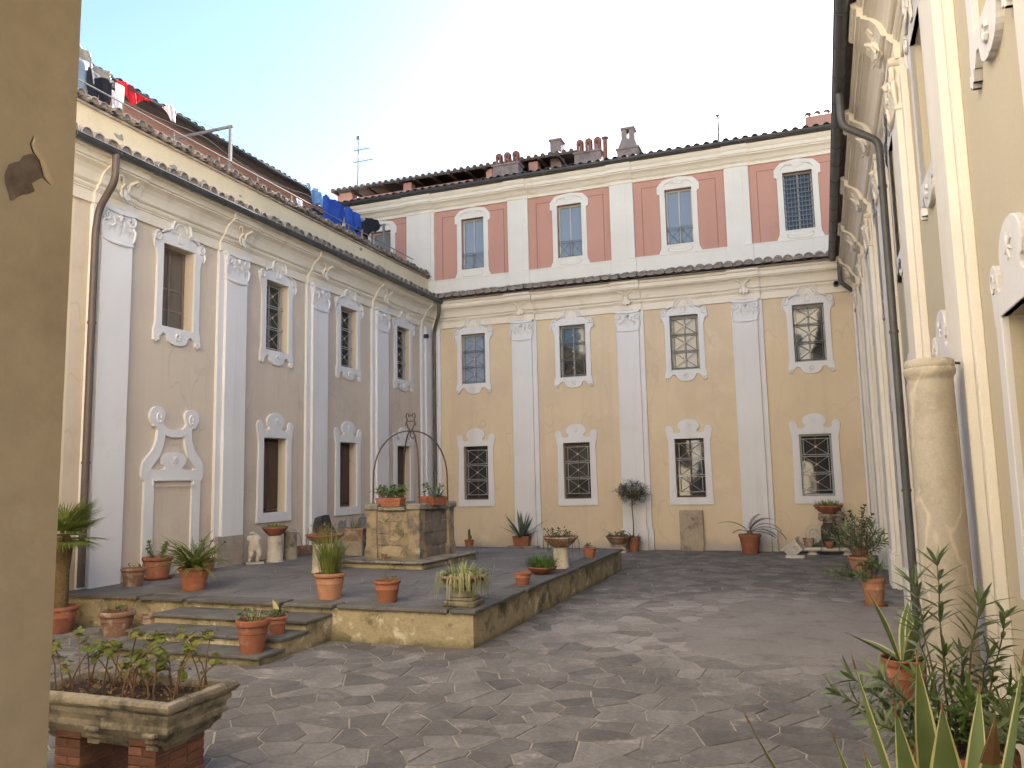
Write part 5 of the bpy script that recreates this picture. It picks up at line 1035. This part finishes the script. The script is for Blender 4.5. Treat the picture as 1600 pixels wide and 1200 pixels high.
# ------------------------------------------------------------------ along the back wall
o = MB().box(-.48, .48, -.18, .18, -.005, .12).obj('stone_slab', 'trough', None, (3.28, -.42, 0), (0, 0, R(1)), bevel=.02); tag(o, 'low rough stone slab on the ground under the agave', 'stone slab')
t = thing('potted_agave', 'large blue grey agave in a square terracotta pot on the low stone slab', 'potted plant', (3.25, -.45, .12), R(5), GW); box_planter(t, .50, .34, .30, 0, 'terra'); rosette(t, 17, .98, .115, .24, ['grglau'], 82, .30, 1.45, .35)
t = thing('potted_cactus', 'small finger cactus in a little terracotta pot beside the far end of the terrace', 'potted plant', (1.62, -.75, .0), 0, GW); pot(t, .15, .32, 'terra'); b = MB(); b.tube([(0, 0, .26), (.01, 0, .40), (.0, 0, .58), (.01, 0, .66)], [.035, .045, .042, .01], 8); b.tube([(.02, 0, .34), (.07, 0, .38), (.075, 0, .46)], [.02, .024, .008], 7); b.obj('cactus', 'gr4', t, smooth=60)
tag(MB().box(-.75, .75, -.12, .12, 0, .055).obj('stone_kerb', 'coping', None, (1.75, -.35, 0), bevel=.015), 'thin dark stone strip lying at the foot of the back wall', 'stone slab')
t = thing('topiary_tree', 'slim standard tree with a round dark crown in a terracotta pot', 'tree', (6.72, -.55, 0), 0, GW); pot(t, .20, .42, 'terra'); MB().tube([(0, 0, .35), (.01, .01, .8), (-.01, 0, 1.25), (0, 0, 1.6)], [.022, .018, .016, .014], 7).obj('trunk', 'stem', t, smooth=60)
r = random.Random(91); tw = MB(); lb = MB()
for k in range(90):
    d = Vector((r.gauss(0, 1), r.gauss(0, 1), r.gauss(0, .75))).normalized(); q = Vector((0, 0, 1.72)) + Vector((d.x * .50, d.y * .46, d.z * .36)) * r.uniform(.55, 1.12); tw.tube([(0, 0, 1.55), (Vector((0, 0, 1.62)) + q) / 2, q], [.008, .005, .002], 4)
    for j in range(30): p = q + Vector((r.gauss(0, .055), r.gauss(0, .055), r.gauss(0, .045))); leafblob(lb, p, r.uniform(.035, .06), .016, (r.uniform(-1, 1), r.uniform(-1, 1), r.uniform(-.4, 1)), (0, 0, 1))
tw.obj('twigs', 'stem', t, recalc=False); stuff(lb.obj('crown', 'grblk', t, recalc=False))
rosette(t, 16, .34, .05, .36, ['grglau'], 92, -.2, .9, .5)
t = thing('potted_plant', 'wide bowl of small succulents on a broken capital before the topiary tree', 'potted plant', (6.34, -.85, 0), 0, GW)
b = MB(); b.box(-.26, .26, -.22, .22, 0, .06); b.lathe([(.20, .06), (.21, .10), (.18, .16), (.22, .20), (.27, .225), (0, .225)], 18); b.obj('stone_capital', 'marble', t, bevel=.012); bowl(t, .36, .25, .22, 'terraold'); trailing(t, 50, .33, .44, .32, 94, 'gr4', (.1, .02)); geranium(t, 14, .25, .25, .42, .16, 95, .03, 6, 'gr4', 'stem')
o = thing('marble_tablet', 'tall weathered marble tablet with faint relief leaning on the back wall', 'tablet', (8.33, -.16, 0)); o.rotation_euler = (R(-4), 0, 0)
b = MB(); b.box(-.33, .33, -.05, .05, .0, 1.16); b.obj('slab', 'dirtmarb', o, bevel=.012)
b = MB(); b.box(-.33, .33, -.058, -.049, .92, 1.10); b.tube([(x, -.053, z) for x, z in arc(0, .42, .24, .30, 0, 180, 12)], .014, 5); b.tube([(x, -.053, z) for x, z in arc(0, .30, .12, .16, 0, 350, 12)], .012, 5); b.obj('relief', 'dirtmarb', o)
t = thing('potted_palm', 'young cycad palm with dark arching fronds in a plain terracotta pot', 'potted palm', (9.97, -.75, 0), 0, GW); pot(t, .30, .53, 'terra'); MB().lathe([(.07, .45), (.09, .52), (.05, .62), (0, .63)], 10).obj('stem', 'trunk', t)
r = random.Random(101)
for a, el, L_, ar in ((2.75, .85, .95, 1.3), (.3, .95, 1.0, 2.0), (0.0, .70, 1.15, 1.9), (-.3, .30, .75, 1.0), (.6, 1.15, .8, 1.5), (-.6, .5, .9, 1.3), (1.3, 1.2, .7, 1.2), (3.6, .6, .5, 1.3), (-.1, 1.3, .85, 1.6)):
    b = MB(); frond(b, (0, 0, .56), (math.cos(a) * math.cos(el), math.sin(a) * math.cos(el) * .6 - .1, math.sin(el)), L_, ar, 34, .15, .012, r); b.obj('frond', ['grblk', 'stem'], t, recalc=False, smooth=60)
# antique assembly in the right corner
be = thing('marble_bench', 'low table of pale marble slabs on two round feet in the right corner', 'bench', (11.98, -.80, 0), R(-2))
for x0, x1 in ((-.62, -.22), (-.18, .22), (.26, .64)): MB().box(x0, x1, -.22, .22, .13, .20).obj('marble_slab', 'marblew', be, bevel=.008)
for x in (-.42, .45): MB().lathe([(.14, 0), (.15, .02), (.10, .05), (.11, .09), (.15, .12), (0, .13)], 16, (x, 0)).obj('foot', 'marblew', be, smooth=40)
MB().box(-.66, .68, .05, .30, .201, .235).obj('back_slab', 'coping', be, bevel=.008)
va = thing('black_vase', 'swelling black terracotta vase under a carved capital on the marble bench', 'vase', (12.02, -.72, .235)); MB().lathe([(.13, 0), (.18, .02), (.215, .20), (.225, .36), (.215, .50), (.17, .56), (.16, .60), (0, .60)], 24).obj('body', 'blackv', va, smooth=40)
b = MB(); b.lathe([(.15, .60), (.17, .64), (.20, .74), (.21, .78), (0, .78)], 16); b.box(-.27, .27, -.2, .2, .78, .84)
for s in (-1, 1): b.tube(spiral(s * .20, .715, .07, 1.4, 90, -s, -.16), .02, 5); b.tube(spiral(s * .07, .70, .045, 1.4, 90, s, -.18), .014, 5)
b.obj('capital', 'trough', va)
t = thing('potted_plant', 'shallow terracotta bowl of spiky succulents on top of the black vase', 'potted plant', (12.02, -.72, 1.075), 0, GW); bowl(t, .37, .22, 0, 'terra'); trailing(t, 60, .34, .2, .34, 111, 'gr4', (.1, .018)); b = blades(150, .3, .24, 1.0, .018, .9, .16, 112, 4); stuff(b.obj('foliage', 'gr3', t, recalc=False, smooth=60))
o = thing('marble_disc', 'round carved marble medallion propped up behind the low bench', 'medallion', (11.60, -.46, .24)); o.rotation_euler = (R(-10), 0, R(8)); b = MB(); b.plate(arc(0, .26, .21, .26, 0, 345, 20), -.03, .04); b.tube([(x, -.032, z) for x, z in arc(0, .26, .12, .15, 0, 345, 16)], .018, 5); b.obj('disc', 'marble', o, bevel=.012)
o = thing('capital_fragment', 'tilted white marble capital fragment lying left of the low bench', 'fragment', (11.22, -.92, .0)); o.rotation_euler = (R(8), R(-38), R(-20)); b = MB(); b.box(-.20, .22, -.15, .15, .05, .33); b.box(-.24, .26, -.18, .18, .33, .39)
for s in (-1, 1): b.tube(spiral(s * .12, .20, .08, 1.3, 0, s, -.155), .02, 5)
b.obj('block', 'marblew', o, bevel=.015)
t = thing('potted_plant', 'small squat terracotta pot with dry soil standing on the bench by the medallion', 'flowerpot', (11.47, -.86, .20), 0, GW); pot(t, .15, .24, 'terraold')
t = thing('potted_plant', 'little upturned terracotta pot at the foot of the black vase', 'flowerpot', (11.98, -1.02, .20), 0, GW); pot(t, .12, .17, 'terra')
n = 9; b = MB(); r = random.Random(3); ring = [(.25 * r.uniform(.8, 1.1) * math.cos(2 * math.pi * k / n), .17 * r.uniform(.8, 1.1) * math.sin(2 * math.pi * k / n)) for k in range(n)]; b.add([(x, y, .06) for x, y in ring] + [(x, y, 0) for x, y in ring], [tuple(range(n))] + [(i, (i + 1) % n, n + (i + 1) % n, n + i) for i in range(n)]); tag(b.obj('marble_fragment', 'marblew', None, (11.15, -1.75, .012), bevel=.012), 'flat pale marble fragment lying on the paving before the corner', 'fragment')
# ------------------------------------------------------------------ along the right wall
t = thing('potted_shrub', 'thin leafy shrub in an old pot beside the marble bench', 'potted plant', (12.62, -2.3, 0), 0, GR); pot(t, .22, .34, 'terraold'); oleander(t, [(0, 0, .95, -.35, -.1), (.05, 0, 1.05, .15, .1), (-.05, .03, .9, -.1, .1), (0, -.05, .75, .2, -.15), (-.05, -.05, .6, -.45, -.2), (.02, .04, .7, -.3, .15), (.06, -.03, 1.0, .05, -.25), (-.04, .0, .5, -.55, .05), (.0, .0, .85, .3, -.2)], .28, 121, 'gr4', (.10, .045), 3, density=9)
t = thing('potted_oleander', 'terracotta pot of dark narrow leaved oleander near the far right corner', 'potted plant', (12.50, -5.3, 0), 0, GR); pot(t, .27, .42, 'terrapale'); oleander(t, [(0, 0, .62, -.2, -.1), (.08, 0, .72, .1, 0), (-.08, .03, .6, -.3, .1), (.0, -.08, .55, .25, -.15), (-.05, -.08, .42, -.4, -.15), (.05, .08, .66, .2, .15), (0, 0, .75, 0, 0), (.1, -.1, .4, .3, -.2), (-.1, 0, .5, -.5, 0), (.02, .1, .8, -.1, .2), (-.04, -.1, .66, -.2, -.25), (.06, 0, .5, .35, .1)], .36, 122, 'grole', (.20, .028), 4, density=9)
t = thing('potted_oleander', 'terracotta pot on a saucer with a branch drooping out over the paving', 'potted plant', (12.45, -9.1, 0), 0, GR); pot(t, .195, .45, 'terrapale', saucer=True); oleander(t, [(-.05, 0, .22, -.50, -.15), (-.05, .02, .12, -.42, -.10), (-.08, 0, .30, -.35, .05), (-.02, -.05, .18, -.18, -.2), (-.03, .05, .34, -.12, .1), (0, 0, .40, -.05, 0), (-.06, -.03, .2, -.6, -.05), (-.02, .06, .45, .05, .12), (.03, -.04, .36, .08, -.1)], .40, 123, 'grole', (.12, .03), 3, density=11, droop=2.6)
t = thing('potted_agave', 'yellow edged agave in a terracotta pot on the ground left of the marble column', 'potted plant', (12.30, -14.95, 0), R(20), GR); pot(t, .215, .42, 'terra')
rosette(t, 9, .80, .135, .37, ['gragave', 'gryel'], 131, .10, 1.42, .35, edge=.24)
t = thing('potted_oleander', 'big terracotta pot of bushy oleander with tall shoots before the marble column', 'potted plant', (12.32, -17.85, 0), 0, GR); pot(t, .31, .52, 'terra', rim=.2)
oleander(t, [(-.05, .05, 1.18, .02, .1), (-.08, .0, 1.06, -.10, .05), (.03, .05, .92, .16, .1)], .42, 141, 'grole', (.21, .028), 5, density=5, bare=.62)
oleander(t, [(-.15, 0, .46, -.42, -.05), (-.1, -.05, .50, -.30, -.1), (.15, 0, .55, .34, .0), (.16, -.05, .66, .28, -.1), (.1, .1, .6, .12, .1), (-.12, -.1, .28, -.36, -.22), (.2, .1, .45, .3, .2), (-.16, 0, .34, -.5, .02), (.18, 0, .38, .22, -.2), (.05, .15, .55, .05, .25), (.1, -.12, .40, .1, -.28), (-.05, .1, .75, -.12, .1), (.14, .08, .85, .2, .12)], .42, 143, 'grole', (.17, .026), 4, density=9, bare=.3, name='side_foliage')
oleander(t, [(0, 0, .5, -.2, -.15), (.05, 0, .45, .2, -.1), (0, .05, .4, .05, -.2), (-.1, 0, .36, -.3, .1), (.1, .05, .36, .3, .1), (0, 0, .62, -.04, .05)], .42, 142, 'gr1', (.16, .026), 4, density=8, bare=.2, name='lighter_foliage')
fa = thing('potted_agave', 'large yellow margined agave with broken tips in the near right foreground', 'potted plant', (12.03, -19.38, 0), 0, GR); pot(fa, .30, .27, 'terra')
def big_leaf(tip, wd, bow, dry=False, broken=0.0, twist=0.0):
    """stiff sword leaf from the heart to its tip, bowed outwards, with yellow margins and a dark spine"""
    T = Vector(tip); a = math.atan2(T.y, T.x); d = Vector((math.cos(a), math.sin(a), 0)); p0 = Vector((d.x * .05, d.y * .05, .22)); ax = T - p0; L_ = ax.length; axn = ax.normalized()
    side = Vector((-d.y, d.x, 0)); side = (side * math.cos(twist) + Vector((0, 0, 0))).normalized(); out = side.cross(axn) * -1
    if out.dot(d) < 0: out = -out
    N = 12; pts_ = [p0 + ax * (j / N) + out * (bow * L_ * math.sin(math.pi * j / N)) for j in range(N + 1)]
    prof_ = (.62, .70, .80, .90, .97, 1, 1, .96, .87, .72, .50, .26, .03); b = MB(); up = -out; b.strip(pts_, [wd * q for q in prof_], side, fold=.32, up=up, edge=.20)
    e = (pts_[-1] - pts_[-2]).normalized(); b.tube([pts_[-1] - e * .03, pts_[-1] + e * .01, pts_[-1] + e * .04], [.007, .004, .001], 6, m=2)
    for k in range(2, 11):
        for s_ in (-1, 1): q = pts_[k] + side * s_ * wd * prof_[k] * .5 + up * (wd * prof_[k] * .5 * .32); b.tube([q, q + side * s_ * .007 + e * .004], [.0025, .0005], 3, m=2)
    o = b.obj('leaf', ['gragave', 'gryel', 'grbrown'], fa, recalc=False, smooth=60)
    if dry: q = MB(); q.strip([x - up * .004 for x in pts_[10:13]], [wd * .52, wd * .28, .004], side, fold=.33, up=up); q.strip([x + up * .004 for x in pts_[10:13]], [wd * .52, wd * .28, .004], side, fold=.33, up=up); q.obj('dry_tip', 'grbrown', fa, recalc=False)
for T, wd, bow, dry in (((-.34, -.12, 1.33), .105, .03, 0), ((-.05, .16, 1.31), .10, .02, 0), ((-.20, -.36, 1.20), .105, .05, 0), ((-.02, -.33, 1.22), .135, .05, 0), ((.25, .46, 1.12), .085, .06, 0), ((.13, -.55, 1.24), .125, .06, 1), ((.36, .02, 1.36), .115, .04, 0), ((-.84, .06, 1.0), .085, .12, 0), ((-.45, -.24, 1.04), .095, .08, 0), ((.1, .6, .8), .1, .12, 0), ((-.3, .5, .75), .1, .12, 0), ((-.6, -.5, .6), .1, .12, 0)): big_leaf(T, wd * 1.22, bow, bool(dry))

# ------------------------------------------------------------------ washing, railings and frames on the left roof terrace (x from the parapet inwards)
rl = thing('roof_railing', 'thin galvanised railing along the tiled parapet of the left roof terrace', 'railing', (-.22, 0, 9.0))
for z in (.22, .42): MB().tube([(0, -14.2, z), (0, -.8, z)], .014, 6).obj('rail', 'metal', rl)
b = MB(); y = -14.0
while y < -.8: rl_p = MB().tube([(0, y, -.08), (0, y, .43)], .012, 6).obj('post', 'metal', rl); y += 1.32
b = MB(); y = -8.9
while y < -3: b.box(-.006, .006, y, y + .02, -.05, .22); y += .13
stuff(b.obj('balusters', 'metal', rl, recalc=False))
for yy, h_, lab in ((-9.65, 1.27, 'rusty gallows shaped clothes line frame standing on the middle of the left parapet'), (-2.7, 1.05, 'thin grey clothes line frame at the far end of the left parapet')):
    f = thing('washing_line_post', lab, 'clothes line', (-.25, yy, 9.0), 0, 'clothes line frames'); MB().box(-.03, .03, -.03, .03, -.03, h_).obj('post', 'metal', f); MB().box(-2.0, .06, -.025, .025, h_ - .045, h_ + .01).obj('arm', 'metal', f); MB().box(-2.0, -1.95, -.025, .025, -.03, h_).obj('post', 'metal', f)
f = thing('clothesline', 'sagging clothes lines stretched along the left roof terrace', 'clothes line', (0, 0, 0))
for x, z0, z1 in ((-.6, 10.25, 10.25), (-1.1, 10.25, 10.2), (-1.7, 10.24, 10.15)):
    pts_ = [(x, -14.0 + 11.3 * k / 20, z0 + (z1 - z0) * k / 20 - .22 * math.sin(math.pi * ((k / 20 * 11.3) % 4.35) / 4.35)) for k in range(21)]; MB().tube(pts_, .006, 4).obj('line', 'metal', f)
def cloth(name, outline, mat, loc, label, cat, wav=.05, yaw=0.0, seed=1, group='washing on the roof terrace', thick=.012):
    """hanging cloth: outline in (along, z) filled with a wavy grid clipped to the outline"""
    bm = bmesh.new(); r = random.Random(seed); vs_ = [bm.verts.new((x, 0, z)) for x, z in outline]; bm.faces.new(vs_); bmesh.ops.triangulate(bm, faces=bm.faces[:])
    for _ in range(3): bmesh.ops.subdivide_edges(bm, edges=bm.edges[:], cuts=1, use_grid_fill=True)
    ph = r.uniform(0, 6)
    for v in bm.verts: v.co.y = wav * (math.sin(v.co.x * 14 + ph + v.co.z * 3) + .6 * math.sin(v.co.x * 31 + v.co.z * 7 + ph))
    bmesh.ops.recalc_face_normals(bm, faces=bm.faces[:])
    me = bpy.data.meshes.new(name); bm.to_mesh(me); bm.free(); me.materials.append(MT[mat]); o = put(me, name, None, loc, (0, 0, R(90) + yaw)); s = o.modifiers.new('solid', 'SOLIDIFY'); s.thickness = thick; me.polygons.foreach_set('use_smooth', [True] * len(me.polygons)); tag(o, label, cat, group); return o
cloth('red_cloth', [(0, .0), (.22, -.02), (.45, -.06), (.75, -.12), (.58, -.18), (.38, -.36), (.28, -.42), (.15, -.28), (.03, -.14)], 'clred', (-.6, -12.42, 10.12), 'red shirt with dark print blown out on the clothes line at the upper left', 'laundry', .05, seed=3)
o = MB().plate([(.16, -.05), (.38, -.09), (.32, -.17), (.26, -.12), (.2, -.17)], -.075, -.07).obj('print', 'clblack', bpy.data.objects['red_cloth'], recalc=False)
cloth('grey_tarpaulin', [(-1.6, .45), (-.6, .42), (0, .22), (.5, -.05), (1.15, -.16), (1.0, -.26), (.2, -.30), (-.4, -.22), (-1.0, -.1), (-1.6, .05)], 'tarp', (-.95, -13.2, 10.38), 'sagging grey tarpaulin stretched over the washing at the upper left', 'tarpaulin', .10, seed=4)
cloth('dark_jeans', [(0, 0), (.55, -.03), (.50, -.85), (.32, -.85), (.28, -.35), (.22, -.85), (.02, -.85)], 'clblack', (-.5, -13.25, 9.92), 'pair of dark trousers hanging behind the railing at the upper left', 'laundry', .03, seed=5)
cloth('blue_sheet', [(0, 0), (1.0, .05), (1.0, -.85), (0, -.9)], 'cldenim', (-.55, -14.2, 9.98), 'greyish blue sheet hanging right beside the near pier', 'laundry', .04, seed=6)
cloth('white_towel', [(0, 0), (.16, -.03), (.16, -.75), (.0, -.7)], 'clwhite', (-.45, -12.62, 9.92), 'narrow white towel hanging left of the red shirt', 'laundry', .02, seed=7); cloth('white_towel', [(0, 0), (.14, -.05), (.12, -.62), (.0, -.6)], 'clwhite', (-.85, -12.35, 9.98), 'narrow white towel hanging below the red shirt', 'laundry', .02, seed=8)
cloth('pink_cloth', [(0, -.1), (.2, .04), (.42, -.02), (.36, -.3), (.2, -.32)], 'clpink', (-.6, -11.3, 10.15), 'small pale pink cloth alone on the clothes line', 'laundry', .03, seed=9)
cloth('blue_towel', [(0, 0), (.95, -.02), (.92, -1.0), (0, -.95)], 'clblue', (-.35, -5.75, 10.0), 'deep blue towel over the far part of the railing, left of its twin', 'laundry', .05, seed=10); cloth('blue_towel', [(0, 0), (.75, -.05), (.72, -1.05), (.02, -1.0)], 'clblue', (-.30, -4.75, 9.98), 'deep blue towel beside the light blue sleeve and dark trousers', 'laundry', .05, seed=11)
cloth('light_blue_shirt', [(0, 0), (.5, .0), (.9, -.18), (.8, -.5), (.55, -.4), (.4, -.6), (.1, -.2)], 'cllight', (-.8, -5.95, 10.32), 'light blue shirt at the left end of the blue towels', 'laundry', .05, seed=12); cloth('light_blue_sleeve', [(0, 0), (.5, -.04), (1.3, -.16), (1.25, -.34), (.5, -.25), (0, -.2)], 'cllight', (-.55, -4.2, 10.1), 'light blue garment stretched right of the blue towels', 'laundry', .03, seed=13)
cloth('dark_trousers', [(.9, 0), (1.5, .12), (1.72, -.02), (1.5, -.28), (1.2, -.35), (.75, -.85), (.6, -.9), (.85, -.45), (.75, -.38), (.2, -.72), (.1, -.75), (.6, -.25)], 'clblack', (-.3, -4.55, 9.98), 'dark blue trousers blown sideways at the far end of the railing', 'laundry', .03, seed=14)
cloth('white_rag', [(0, 0), (.25, .0), (.28, -.32), (.05, -.35)], 'clwhite', (-.15, -7.3, 9.35), 'small white rag pegged on the middle of the railing', 'laundry', .02, seed=15)
cloth('black_socks', [(0, 0), (.5, .0), (.46, -.3), (.38, -.3), (.36, -.1), (.14, -.1), (.12, -.3), (.04, -.3)], 'clblack', (-.15, -6.6, 9.32), 'pair of small black garments pegged right of the white rag', 'laundry', .02, seed=16)
